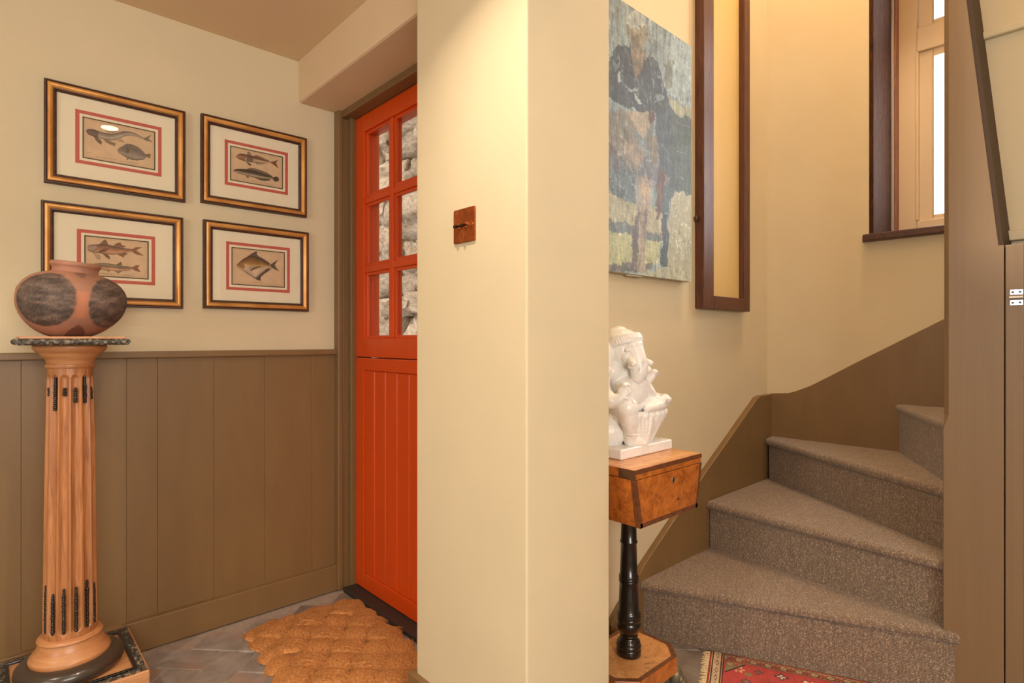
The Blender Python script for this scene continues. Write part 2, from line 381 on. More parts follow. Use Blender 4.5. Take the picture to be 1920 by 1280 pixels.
# floor : grout bed + herringbone tiles
floor = struct(MB().box(-2.6, 3.12, -2.2, LW + .1, -.06, -.004).build('floor', M['grout']), 'grey herringbone tiled floor')
w = .1150
tb = bmesh.new(); bmesh.ops.create_cube(tb, size=1)
for v in tb.verts: v.co = (v.co.x * (2 * w - .0045), v.co.y * (w - .0045), v.co.z * .012)
bmesh.ops.bevel(tb, geom=[e for e in tb.edges if e.verts[0].co.z > 0 and e.verts[1].co.z > 0], offset=.003, segments=1, affect='EDGES')
tme = bpy.data.meshes.new('tile'); tb.to_mesh(tme); tb.free(); tme.materials.append(M['tile'])
R2 = Vector((SN, -CS)); D2 = Vector((CS, SN)); rot0 = rad(-4)
R2, D2 = R2 * math.cos(rot0) + D2 * math.sin(rot0), D2 * math.cos(rot0) - R2 * math.sin(rot0)
base = Vector(onZ(271, 1234, 0)[:2]); ang0 = math.atan2(R2.y, R2.x)
org2 = base - D2 * (w * .45)
rest = MB(); ntile = 0
for k in range(-30, 40):
    for mm in range(-14, 14):
        for (cx, cy, rz) in ((1, .5, 0), (2.5, 0, rad(90))):
            a = (k + 4 * mm + cx) * w; b2 = (k + cy) * w
            p = org2 + R2 * a + D2 * b2
            if not (-2.2 < p.x < 2.6 and -1.8 < p.y < 2.25): continue
            if p.x > .89 and p.y > 1.36 and p.x > 1.13: continue
            d = p.x * CS + p.y * SN; l = p.x * SN - p.y * CS
            jit = random.uniform(-.0008, .0006)
            if d > 1.3 and abs(l / d) < .98 and p.x < 2.0 and p.y > .3 and ntile < 290:
                place('tile', tme, floor, (p.x, p.y, -.006 + jit), ang0 + rz); ntile += 1
            else:
                hx, hy = w - .002, w / 2 - .002; ca, sa = math.cos(ang0 + rz), math.sin(ang0 + rz); n0 = len(rest.v)
                rest.v += [(p.x + ca * u - sa * v_, p.y + sa * u + ca * v_, -.0005) for u, v_ in ((-hx, -hy), (hx, -hy), (hx, hy), (-hx, hy))]
                rest.face((n0, n0 + 1, n0 + 2, n0 + 3))
ro = rest.build('tile_field', M['tile'], floor); ro['kind'] = 'stuff'

# dado panelling on the left wall
dado = setting('trim_dado', (0, LW, 0), 'olive brown vertical board dado')
xs = [-2.3, -2.1, -1.92, -1.74, -1.58, -1.40, -1.22, -1.05, -.88, -.70, -.53, -.36, -.20, -.06, .078, .205, .346, .436, .615, .797, .985, 1.085]
for a, b in zip(xs[:-1], xs[1:]):
    MB().box(a + .0003, b - .0003, LW - .006 + random.uniform(-.0005, .0005), LW, .05, .99).build('board', M['brown'], dado, bevel=.0010)
MB().box(-2.3, 1.085, LW - .024, LW, .988, 1.011).build('cap_rail', M['brown'], dado, bevel=.004)
struct(MB().box(-2.3, 1.085, LW - .028, LW, 0, .105).build('baseboard_left', M['brown'], bevel=.003), 'olive brown skirting board under the dado')
pb = setting('baseboard_pillar', (.89, 1.1, 0), 'olive brown skirting round the wall end')
MB().box(.872, .89, .90, 1.382, 0, .117).build('skirting_front', M['brown'], pb, bevel=.002)
MB().box(.89, 1.14, 1.364, 1.382, 0, .117).build('skirting_return', M['brown'], pb, bevel=.002)
MB().box(.89, 1.186, .901, .919, 0, .117).build('skirting_side', M['brown'], pb, bevel=.002)
MB().box(1.19, 1.53, 1.18, 1.2, 0, .12).build('skirting_back', M['brown'], pb, bevel=.002)

# door casing, frame, head and threshold
cs = setting('trim_doorcase', (1.1, LW, 0), 'olive brown door casing in the corner')
MB().box(1.082, 1.106, LW - .04, LW, 0, 2.02).build('architrave', M['brown'], cs, bevel=.006, seg=3)
MB().box(1.106, 1.142, LW - .032, LW, 0, 2.02).build('architrave', M['brown'], cs, bevel=.004)
MB().box(1.130, 1.23, 2.231, LW, 0, 2.02).build('jamb', M['brown'], cs, bevel=.003)
MB().box(1.098, 1.22, 1.40, 2.262, 1.983, 2.03).build('head', M['brown'], cs, bevel=.004)
MB().box(1.130, 1.22, 1.37, 1.408, 0, 2.02).build('jamb', M['brown'], cs, bevel=.003)
MB().box(1.096, 1.24, 1.40, 2.235, -.002, .018).build('threshold', M['slate'], cs, bevel=.003)

# the stable door
door = setting('door_1', (DX, 1.82, .02), 'orange stable door with six small panes showing above boarded lower leaf')
T = .072; X0, X1 = DX, DX + T
yl, yr, zs = 2.228, 1.412, .977
up = MB().box(X0, X1, 2.158, yl, zs + .003, 1.980).box(X0, X1, yr, 1.482, zs + .003, 1.980).box(X0, X1, 1.482, 2.158, 1.912, 1.980).box(X0, X1, 1.482, 2.158, zs + .003, 1.056)
up.build('upper_leaf', M['orange'], door, bevel=.002)
ycol = [(2.158, 1.962), (1.934, 1.738), (1.710, 1.482)]
zrow = [(1.056, 1.327), (1.355, 1.613), (1.641, 1.912)]
for a, b in ((1.962, 1.934), (1.738, 1.710)):
    MB().box(X0 + .004, X0 + .046, b, a, 1.056, 1.912).build('glazing_bar', M['orange'], door, bevel=.004)
for a, b in ((1.327, 1.355), (1.613, 1.641)):
    for c in ycol:
        MB().box(X0 + .004, X0 + .046, c[1], c[0], a, b).build('glazing_bar', M['orange'], door, bevel=.004)
for c in ycol:
    for r in zrow:
        # thin beading round each pane + the pane
        m = MB()
        for (a0, a1, b0, b1) in ((c[0] - .012, c[0], r[0], r[1]), (c[1], c[1] + .012, r[0], r[1]), (c[1] + .012, c[0] - .012, r[0], r[0] + .012), (c[1] + .012, c[0] - .012, r[1] - .012, r[1])):
            m.box(X0 + .010, X0 + .022, a0, a1, b0, b1)
        m.build('pane_beading', M['orange'], door, bevel=.002)
        MB().box(X0 + .0225, X0 + .0255, c[1] + .001, c[0] - .001, r[0] + .001, r[1] - .001).build('pane', M['glass'], door)
MB().box(X0, X1, 2.162, yl, .022, zs - .003).box(X0, X1, yr, 1.478, .022, zs - .003).box(X0, X1, 1.478, 2.162, .022, .086).box(X0, X1, 1.478, 2.162, .925, zs - .003).build('lower_leaf', M['orange'], door, bevel=.002)
yy = np.linspace(2.162, 1.478, 9)
for a, b in zip(yy[:-1], yy[1:]):
    MB().box(X0 + .004, X1 - .030, b + .0006, a - .0006, .086, .925).build('plank', M['orange'], door, bevel=.0035, seg=1)

# rubble wall of the yard outside the door
yard = setting('wall_outside', (2.05, 3.3, 0), 'pale rubble stone wall outside the door')
MB().box(2.10, 2.5, 1.6, 6.5, -.1, 3.6).build('mortar_core', M['mortar'], yard)
def stone_mesh(i):
    bm = bmesh.new(); bmesh.ops.create_cube(bm, size=1); bmesh.ops.subdivide_edges(bm, edges=bm.edges, cuts=5, use_grid_fill=True)
    for v in bm.verts:
        p = v.co.copy(); q = p.normalized() * .62
        p = p.lerp(q, .20); n1 = mnoise.noise_vector(p * 2.3 + Vector((i * 7.1, i * 3.3, 0))); n2 = mnoise.noise_vector(p * 6 + Vector((i * 2.1, 0, i * 5)))
        v.co = p + n1 * .16 + n2 * .09
    me = bpy.data.meshes.new('stone'); bm.to_mesh(me); bm.free(); me.materials.append(M['stone'])
    me.polygons.foreach_set('use_smooth', [True] * len(me.polygons)); return me
SM = [stone_mesh(i) for i in range(9)]
z = 0; rs = random.Random(5)
while z < 3.5:
    h = rs.uniform(.11, .23); y = 2.0 + rs.uniform(0, .15)
    while y < 6.2:
        wd = rs.uniform(.14, .40)
        if y > 2.2:
            h2 = h * rs.uniform(.85, 1.12)
            o = place('stone', SM[rs.randrange(9)], yard, (2.07 + rs.uniform(-.02, .03), y + wd / 2, z + h / 2), 0, (.30, wd * 1.13, h2 * 1.16))
            o.rotation_euler = (rs.uniform(-.12, .12) + rs.choice([0, 0, math.pi]), rs.uniform(-.1, .1), rs.uniform(-.06, .06))
        y += wd
    z += h
struct(MB().box(1.22, 9, -6, 9, -.25, -.1).build('ground', M['ground']), 'stony ground outside')

# =================================================================== STAIR
H = [0, .2, .395, .59, .785, .98, 1.175, 1.37]
SY = 1.172; SXw = 2.768; PY = .3795
nos = [None, ((1.689, SY), (2.0695, .338)), ((2.152, SY), (2.085, PY)), ((2.69, SY), (2.172, PY)), ((SXw, .668), (2.205, PY)), ((SXw, .30), (2.285, .30)), ((SXw, .065), (2.285, .065)), ((SXw, -.17), (2.285, -.17))]
stair = thing('winding_staircase', (2.1, .9, 0), 'winding staircase covered in ribbed taupe carpet turning up past the window', 'staircase')
def carpet_uv(o, ulen_dir, mode):
    me = o.data; uvl = me.uv_layers.new(name='UVMap'); d = Vector(ulen_dir).normalized(); pr = Vector((-d.y, d.x))
    for lp in me.loops:
        p = me.vertices[lp.vertex_index].co
        u = p.x * d.x + p.y * d.y
        uvl.data[lp.index].uv = (u, p.z if mode == 'riser' else (p.x * pr.x + p.y * pr.y) + p.z)
def line_off(a, b, off):
    d = (Vector(b) - Vector(a)).normalized(); n = Vector((-d.y, d.x)); return n * off
NR = .016
for k in range(1, 8):
    a, b = nos[k]; a = Vector(a); b = Vector(b); d = (b - a).normalized(); n = Vector((-d.y, d.x))   # n points up the stair
    if n.x * 1 + 0 < 0 and k < 4: n = -n
    if k >= 4: n = -n if n.y > 0 else n
    cl = (lambda x, y: (min(x, 2.0695) if y < PY + .0005 else x, y)) if k == 1 else (lambda x, y: (min(x, SXw), max(y, PY))) if k < 4 else (lambda x, y: (min(x, SXw), y if x > 2.27 else max(y, PY)))
    # tread outline behind the nosing
    if k == 1: back = [Vector(nos[2][1]) + Vector((.03, 0)), Vector((2.19, SY))]
    elif k == 2: back = [Vector((2.2, PY)), Vector((2.72, SY))]
    elif k == 3: back = [Vector((2.25, PY)), Vector((SXw, .60)), Vector((SXw, SY))]
    elif k == 4: back = [Vector((2.26, PY)), Vector((2.285, .26)), Vector((SXw, .26))]
    else: back = [Vector((2.285, a.y - .27)), Vector((SXw, a.y - .27))]
    if k == 1: back = [Vector((2.0695, .3796)), Vector((2.13, .3796))] + back[1:]
    zt = H[k]; m = MB(); rings = []
    for i in range(9):
        t = math.pi * i / 8 - math.pi / 2      # -90 (bottom) .. 90 (top)
        rings.append((NR - NR * math.cos(t), zt - NR + NR * math.sin(t)))
    for off, zz in rings:
        for s in range(13):
            p = a.lerp(b, s / 12) + n * off; m.v.append((*cl(p.x, p.y), zz))
    for i in range(8):
        for s in range(12): q = i * 13 + s; m.face((q, q + 1, q + 14, q + 13))
    i0 = 8 * 13; n0 = len(m.v)
    m.v += [(p.x, p.y, zt) for p in back]
    m.face([i0 + s for s in range(13)] + [n0 + i for i in range(len(back))])
    # underside and end cap of the nosing
    n1 = len(m.v); m.v += [(*cl(a.x + n.x * .05, a.y + n.y * .05), zt - 2 * NR), (*cl(b.x + n.x * .05, b.y + n.y * .05), zt - 2 * NR)]
    m.face([0, n1, n1 + 1, 12][::-1] if False else [12, n1 + 1, n1, 0])
    m.face([i * 13 + 12 for i in range(9)]); m.face([i * 13 for i in range(9)][::-1])
    o = m.build('tread', M['carpet'], stair, smooth=True); carpet_uv(o, (d.x, d.y), 'tread')
    m = MB(); ra, rb = a + n * .022, b + n * .022
    if k == 1: rb = Vector((2.0695, .352)); 
    if k == 4: ra.x = min(ra.x, SXw - .02)
    q = len(m.v); m.v += [(ra.x, ra.y, H[k - 1]), (rb.x, rb.y, H[k - 1]), (rb.x, rb.y, zt - NR), (ra.x, ra.y, zt - NR)]
    e = n * .02; m.v += [(x + e.x, y + e.y, z_) for x, y, z_ in m.v]; m.v = [(*cl(x, y), z_) for x, y, z_ in m.v]
    for fc in ((0, 1, 2, 3), (7, 6, 5, 4), (0, 4, 5, 1), (1, 5, 6, 2), (2, 6, 7, 3), (3, 7, 4, 0)): m.face(fc)
    o = m.build('riser', M['carpet'], stair); carpet_uv(o, (d.x, d.y), 'riser')
# solid carcass under the treads so nothing shows through
# string boards
st = setting('trim_string', (2.1, 1.19, 0), 'olive brown stair string board')
lowpts = [(1.53, .10), (1.713, .247), (2.132, .503), (2.623, .783), (2.66, .79), (WX, .79)]
MB().prism([(1.53, 0)] + lowpts + [(WX, 0)], SY + .002, PW, 'y').build('string_board', M['brown'], st, bevel=.003)
c2 = [(1.19, .790), (1.17, .794), (1.10, .800), (1.07, .809), (1.04, .822), (1.0, .840), (.91, .893), (.82, .948), (.50, 1.135), (.1, 1.37), (-.4, 1.44)]
MB().prism([(1.19, .3), (-.4, .3)] + c2[::-1], SXw + .001, WX, 'x').build('string_board', M['brown'], st, bevel=.002)

# =================================================================== partition / post on the right
part = setting('wall_partition', (2.07, .3, 0), 'brown painted boarding beside the stair')
PX = 2.07
e0 = onX(1812, 0, PX); e1 = onX(1872, 457, PX); sl = (e0[1] - e1[1]) / (e0[2] - e1[2])
ytop = e1[1] + sl * (2.4 - e1[2])
def plan(yr_, ch): return [(PX, yr_), (PX, .379 - ch), (PX + ch, .379), (2.245, .379), (2.245, yr_)]
pl = MB()
for za_, zb2, ya_, yb2, c_a, c_b in ((0, .79, .243, .243, .001, .001), (.79, .83, .243, .243, .001, .013), (.83, 1.312, .243, .243, .013, .013), (1.312, 2.4, e1[1], ytop, .013, .013)):
    n0 = len(pl.v); pl.v += [(x, y, za_) for x, y in plan(ya_, c_a)] + [(x, y, zb2) for x, y in plan(yb2, c_b)]
    for i in range(5): j = (i + 1) % 5; pl.face((n0 + i, n0 + j, n0 + 5 + j, n0 + 5 + i))
    pl.face([n0 + i for i in range(5)][::-1]); pl.face([n0 + 5 + i for i in range(5)])
pl.build('post_board', M['brown_post'], part, fix=False)
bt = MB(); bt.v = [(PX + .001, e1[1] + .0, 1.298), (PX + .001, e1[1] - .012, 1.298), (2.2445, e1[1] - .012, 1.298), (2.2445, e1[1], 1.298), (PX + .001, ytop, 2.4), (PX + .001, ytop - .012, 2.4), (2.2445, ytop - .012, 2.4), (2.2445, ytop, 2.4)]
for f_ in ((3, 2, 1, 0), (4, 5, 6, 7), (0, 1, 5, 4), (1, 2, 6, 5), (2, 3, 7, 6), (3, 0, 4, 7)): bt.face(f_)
bt.build('slanted_batten', M['brown_shaded'], part)  # shade along the post's slanted side is put into the batten's colour
yb = [.2415, .201, .06, -.09, -.25, -.42, -.6, -.8, -1.0, -1.2, -1.4, -1.6, -1.9]
for a, b in zip(yb[:-1], yb[1:]):
    MB().box(PX + .003, PX + .03, b + .001, a - .001, 0, 1.312).build('board', M['brown_post'], part, bevel=.002)
cp = MB().prism([(.378, 1.33), (.378, 2.4), (-1.9, 2.4), (-1.9, 1.33)], 2.245, 2.28, 'x'); cp.build('cream_panel', M['cream_panel'], part)
MB().box(2.215, 2.246, -1.9, .26, 1.342, 1.372).build('panel_bead', M['cream_panel'], part, bevel=.004)
MB().box(2.225, 2.246, -1.9, .35, 1.962, 1.984).build('panel_bead', M['cream_panel'], part, bevel=.004)
MB().box(PX + .03, 2.245, -1.9, .24, 1.28, 1.312).build('ledge', M['brown_post'], part, bevel=.003)
# hinge
hg = thing('hinge', (PX, .217, 1.166), 'small chrome butt hinge screwed to the brown boarding', 'hinge')
h0, h1 = .2305, .2035
for z0, z1 in ((1.1735, 1.188), (1.1445, 1.159)):
    pt = MB().box(PX + .0005, PX + .0032, h1, h0, z0, z1).build('leaf', M['chrome'], hg, bevel=.0006)
    for yy_ in (h0 - .006, h1 + .006):
        zc = (z0 + z1) / 2
        MB().tube([(PX + .0005, yy_, zc), (PX - .0006, yy_, zc)], [.0032, .0028], 12).build('screw', M['steel_dark'], pt)
MB().tube([(PX - .001, h1 - .001, 1.1662), (PX - .001, h0 + .001, 1.1662)], [.0042, .0042], 14).build('barrel', M['chrome'], hg, smooth=True)

# =================================================================== stair window
win = setting('window_1', (3.11, .36, 1.5), 'cream framed stair window in a dark timber reveal')
FXp = 3.108
MB().box(WX - .004, 3.085, .749, .766, 1.495, OPZ1).build('reveal_board', M['dark_wood'], win, bevel=.003)
MB().box(3.060, 3.110, .735, .750, 1.495, OPZ1).build('bead', M['red_bead'], win, bevel=.004)
MB().box(3.040, 3.056, .7425, .7495, 1.497, OPZ1 - .03).build('pale_strip', plain('pale_grey', (176, 168, 158), .7), win, bevel=.001)  # thin pale grey strip down the reveal board
MB().box(WX - .004, 3.085, -.05, -.033, 1.495, OPZ1).build('reveal_board', M['dark_wood'], win, bevel=.003)
MB().box(WX - .004, 3.11, -.05, .766, OPZ1 - .03, OPZ1).build('lintel_board', M['dark_wood'], win, bevel=.003)
sill = MB().prism([(2.735, -.09), (2.735, .778), (2.78, .792), (2.78, .765), (3.11, .765), (3.11, -.05), (2.78, -.05), (2.78, -.09)], 1.468, 1.497, 'z')
sill.build('sill', M['sill_wood'], win, bevel=.004)
def wz(x, y): return onX(x, y, FXp)
yf = lambda x: wz(x, 400)[1]
ya, yb_, yc, yd = yf(1690), yf(1719), yf(1723), yf(1748)
zl0 = wz(1735, 408)[2]; zt0 = wz(1745, 96)[2]; zt1 = wz(1745, 70)[2]; zu0 = wz(1745, 40)[2]
mid = .36
MB().box(FXp, FXp + .07, yb_, ya + .02, 1.495, OPZ1).build('frame_stile', M['window_cream'], win, bevel=.003)
MB().box(FXp, FXp + .07, -.05, -.05 + (ya + .02 - yb_), 1.495, OPZ1).build('frame_stile', M['window_cream'], win, bevel=.003)
MB().box(FXp - .004, FXp + .07, -.0, yb_, wz(1745, 82)[2] - .02, wz(1745, 45)[2]).build('transom', M['window_cream'], win, bevel=.004)
MB().box(FXp - .004, FXp + .07, 0, yb_, 1.495, wz(1735, 412)[2]).build('bottom_rail', M['window_cream'], win, bevel=.004)
zb0, zb1 = wz(1735, 412)[2], wz(1745, 82)[2] - .02
zu_b, zu_t = wz(1745, 45)[2], OPZ1
for nm, za, zb in (('lower_casement', zb0, zb1), ('upper_casement', zu_b, zu_t)):
    s = MB(); wd = yb_ - yd
    s.box(FXp + .010, FXp + .05, yd, yb_ - .002, za, zb).box(FXp + .010, FXp + .05, .0, .0 + wd, za, zb).box(FXp + .010, FXp + .05, wd, yd, za, za + .022).box(FXp + .010, FXp + .05, wd, yd, zb - .034, zb)
    sash = s.build(nm, M['window_cream'], win, bevel=.004)
    MB().box(FXp + .028, FXp + .031, wd - .004, yd + .004, za + .02, zb - .03).build('pane', M['glass'], sash)
    MB().box(FXp + .006, FXp + .028, yd - .006, yd, za + .016, zb - .028).build('glazing_bead', M['window_cream'], sash, bevel=.002)
# moulded bead inside the frame
MB().box(FXp - .006, FXp + .012, yc, yb_ + .004, zb0, zb1).build('bead', M['window_cream'], win, bevel=.003)

# windows behind the viewer
for nm, fx in (('window_2', True), ('window_3', False)):
    wn = setting(nm, (-.35, -1.95, .9) if fx else (-2.35, .1, .9))
    def bx(a0, a1, z0, z1, t0=.02, t1=.07):
        m = MB()
        return m.box(-.35 + a0, -.35 + a1, -1.9 - t1, -1.9 - t0, z0, z1) if fx else m.box(-2.3 - t1, -2.3 - t0, .1 + a0, .1 + a1, z0, z1)
    for a0, a1, z0, z1 in ((-.8, -.74, .9, 2), (.74, .8, .9, 2), (-.03, .03, .9, 2), (-.74, .74, .9, .96), (-.74, .74, 1.94, 2)):
        bx(a0, a1, z0, z1).build('frame_bar', M['window_cream'], wn, bevel=.003)
    for a0, a1 in ((-.74, -.03), (.03, .74)): bx(a0, a1, .96, 1.94, .05, .054).build('pane', M['glass'], wn)

# ceiling lamps (recessed downlights and a stair pendant), warm
em, nt, b = newmat('lamp_glow'); b.inputs['Emission Color'].default_value = (1, .82, .58, 1); b.inputs['Emission Strength'].default_value = 22
def downlight(x, y, power, n):
    t = thing('downlight', (x, y, CEIL - .008), n, 'ceiling light')
    MB().lathe([(.038, 0), (.05, -.002), (.05, .0075), (.038, .0075)], (x, y, CEIL - .008), 32).build('trim_ring', M['chrome'], t, smooth=True)
    MB().lathe([(.030, -.0040), (.0375, -.0020), (.0375, .006)], (x, y, CEIL - .008), 32).build('lens', em, t)
    l = bpy.data.lights.new('downlight_bulb', 'AREA'); l.shape = 'DISK'; l.size = .045; l.energy = power; l.color = (1, .87, .70); l.spread = rad(118)
    lo = bpy.data.objects.new('downlight_bulb', l); C.objects.link(lo); lo.parent = t; lo.location = (0, 0, -.0055)
downlight(.48, .90, 7.5, 'round chrome downlight in the hall ceiling facing the fish prints')
downlight(-.75, 1.30, 9, 'round chrome downlight in the ceiling behind the column pedestal')
downlight(.35, -.75, 8, 'round chrome downlight in the ceiling toward the side window')
pn = thing('pendant_lamp', (2.35, .62, TOP), 'warm globe pendant hanging above the stair', 'lamp')
MB().tube([(2.35, .62, TOP), (2.35, .62, 3.93)], [.004, .004], 8).build('cord', M['ebony'], pn)
MB().ball((2.35, .62, 3.85), .085, 24, 16).build('globe', em, pn, smooth=True)
l = bpy.data.lights.new('pendant_bulb', 'POINT'); l.energy = 72; l.color = (1, .81, .58); l.shadow_soft_size = .1
lo = bpy.data.objects.new('pendant_bulb', l); C.objects.link(lo); lo.parent = pn; lo.location = (0, 0, 3.70 - TOP)

# =================================================================== THINGS
# ---- column pedestal
PCX, PCY = .177, 2.053
ped = thing('column_pedestal', (PCX, PCY, 0), 'fluted wooden column pedestal with carved dark borders carrying the clay pot', 'pedestal')
hp = .165
MB().box(PCX - hp, PCX + hp, PCY - hp, PCY + hp, 0, .116).build('plinth', M['pine_flat'], ped, bevel=.004)
def ring_strip(h0, h1, z0, z1, name, mat, par, bevel=.002):
    for (a0, a1, b0, b1) in ((-h0, h0, -h0, -h1), (-h0, h0, h1, h0), (-h0, -h1, -h1, h1), (h1, h0, -h1, h1)):
        MB().box(PCX + a0, PCX + a1, PCY + b0, PCY + b1, z0, z1).build(name, mat, par, bevel=bevel)
def carved_strip(a0, a1, b0, b1, z0, hgt, par):
    """scrolling leaf relief on a flat strip"""
    la, lb = a1 - a0, b1 - b0; L = max(la, lb); nx = max(4, int(la / .0022)); ny = max(4, int(lb / .0022)); m = MB()
    for j in range(ny + 1):
        for i in range(nx + 1):
            x = a0 + la * i / nx; y = b0 + lb * j / ny; u, v = (x - a0, (y - b0) / lb * 2 - 1) if la > lb else (y - b0, (x - a0) / la * 2 - 1)
            ph = u / .022 * 2 * math.pi * .5
            s1 = math.sin(ph) * .5; ring = abs(math.hypot(((u / .022) % 1 - .5) * 2, v * .9 + (.25 if int(u / .022) % 2 else -.25)) - .55)
            h = max(0, 1 - ring * 4) + max(0, 1 - abs(v - s1) * 4) * .8 + max(0, 1 - abs(abs(v) - .95) * 9)
            edge = 1 if 0 < i < nx and 0 < j < ny else 0
            m.v.append((x, y, z0 + min(h, 1.3) * hgt * edge))
    for j in range(ny):
        for i in range(nx): q = j * (nx + 1) + i; m.face((q, q + 1, q + nx + 2, q + nx + 1))
    m.build('carved_border', M['carved'], par, smooth=True, fix=False)
o_, i_ = .160, .139
for (a0, a1, b0, b1) in ((-o_, o_, -o_, -i_), (-o_, o_, i_, o_), (-o_, -i_, -i_, i_), (i_, o_, -i_, i_)):
    carved_strip(PCX + a0, PCX + a1, PCY + b0, PCY + b1, .1162, .004, ped)
ring_strip(.139, .130, .114, .1225, 'dark_fillet', M['ebony'], ped, .0015)
MB().lathe([(.116, .116), (.123, .121), (.1265, .131), (.125, .143), (.118, .151), (.106, .156), (.090, .157)], (PCX, PCY, 0), 72).build('base_torus', M['torus_dark'], ped, smooth=True)
MB().lathe([(.093, .155), (.0955, .163), (.093, .169), (.0895, .171), (.088, .176), (.083, .182), (.077, .192), (.074, .203), (.0725, .209), (.0765, .213), (.074, .2185), (.067, .221), (.06, .222)], (PCX, PCY, 0), 72).build('base_moulding', M['pine_turned'], ped, smooth=True)
# fluted shaft
zb, zt_ = .219, .972; rb, rt = .0625, .0525; NF = 13; faceang = math.atan2(-PCY, -PCX); ph0 = faceang + rad(12.8)
f0, f1 = .236, .952
zsamp = sorted(set([zb, zt_] + list(np.linspace(f0 - .002, f0 + .02, 9)) + list(np.linspace(f1 - .02, f1 + .002, 9)) + list(np.linspace(f0 + .03, f1 - .03, 14))))
NA = NF * 14; m = MB()
def srad(z): t = (z - zb) / (zt_ - zb); return rb + (rt - rb) * t + .0015 * math.sin(math.pi * t)
for z in zsamp:
    R = srad(z)
    for i in range(NA):
        a = ph0 + 2 * math.pi * i / NA; fpos = ((i / 14 + .5) % 1) - .5; s = fpos * 2 * math.pi * R / NF   # arc distance to flute axis
        wv = math.pi * R / NF * .74
        dz = max(0, f0 + wv - z, z - (f1 - wv)); d = math.hypot(s, dz) / wv
        dep = .0088 * math.sqrt(max(0, 1 - d * d)) if (f0 <= z <= f1) else 0
        m.v.append((PCX + (R - dep) * math.cos(a), PCY + (R - dep) * math.sin(a), z))
for j in range(len(zsamp) - 1):
    for i in range(NA): i2 = (i + 1) % NA; m.face((j * NA + i, j * NA + i2, (j + 1) * NA + i2, (j + 1) * NA + i))
shaft = m.build('shaft', M['pine'], ped, smooth=True)
def beads(a, z0, z1, seed, plainlen=0):
    r = random.Random(seed); m = MB(); z = z0; 
    while z < z1:
        t = (z - z0) / (z1 - z0); rr = (.0050 if t < .85 else .0036) * r.uniform(.85, 1.05); hh = rr * r.uniform(.6, 1.0)
        R = srad(z) - .0044
        m.ball((PCX + R * math.cos(a), PCY + R * math.sin(a), z), (rr, rr, hh), 8, 6); z += hh * 1.45
    m.build('bead_string', M['bead'], shaft, smooth=True)
for k in range(NF):
    a = ph0 + 2 * math.pi * k / NF
    if math.cos(a - faceang) < -.35: continue
    beads(a, f0 + .005, f0 + .125 + .012 * math.sin(k * 2.1), k)
    beads(a, f1 - .075 - .02 * math.sin(k * 3), f1 - (.035 if k % 2 == 0 else .012), k + 50)
    if k % 2 and k < 12:
        R = srad(f1) - .004
        MB().tube([(PCX + R * math.cos(a), PCY + R * math.sin(a), f1 - .035), (PCX + R * math.cos(a), PCY + R * math.sin(a), f1 - .006)], [.0036, .0036], 8).build('reed', M['ebony'], shaft, smooth=True)
MB().lathe([(.050, .968), (.056, .971), (.0585, .975), (.0575, .980), (.0535, .982), (.055, .990), (.060, .999), (.068, 1.006), (.069, 1.011), (.080, 1.018), (.0855, 1.026), (.086, 1.032), (.083, 1.036), (.05, 1.036)], (PCX, PCY, 0), 64).build('capital', M['pine_turned'], ped, smooth=True)
hs = .124
edge = MB(); nprof = 10
tb = MB().box(PCX - hs + .006, PCX + hs - .006, PCY - hs + .006, PCY + hs - .006, 1.036, 1.052).build('top_slab', M['torus_dark'], ped, bevel=.002)
def carved_edge(p0, p1, nrm):
    m = MB(); L = math.hypot(p1[0] - p0[0], p1[1] - p0[1]); n = int(L / .0018); k = 9
    for i in range(n + 1):
        t = i / n; x = p0[0] + (p1[0] - p0[0]) * t; y = p0[1] + (p1[1] - p0[1]) * t; u = t * L
        for j in range(k):
            an = math.pi * j / (k - 1) - math.pi / 2; zz = math.sin(an)
            le = max(0, 1 - abs(zz - .55 * math.sin(u / .0105 * math.pi)) * 2.2) + .8 * max(0, 1 - abs((u / .0105 * 2) % 2 - 1 + zz * .8) * 2.5)
            d = .006 * math.cos(an) + .0028 * min(1, le) * math.cos(an)
            m.v.append((x + nrm[0] * d, y + nrm[1] * d, 1.0445 + .0088 * zz))
    for i in range(n):
        for j in range(k - 1): q = i * k + j; m.face((q, q + 1, q + k + 1, q + k))
    m.face([j for j in range(k)]); m.face([n * k + j for j in range(k)])
    m.build('carved_edge', M['carved'], tb, smooth=True, fix=False)
q = hs - .006
for p0, p1, nn in (((-q, -q), (q, -q), (0, -1)), ((q, -q), (q, q), (1, 0)), ((q, q), (-q, q), (0, 1)), ((-q, q), (-q, -q), (-1, 0))):
    carved_edge((PCX + p0[0], PCY + p0[1]), (PCX + p1[0], PCY + p1[1]), nn)
MB().box(PCX - hs + .009, PCX + hs - .009, PCY - hs + .009, PCY + hs - .009, 1.052, 1.0595).build('top_board', M['pine_flat'], ped, bevel=.002)

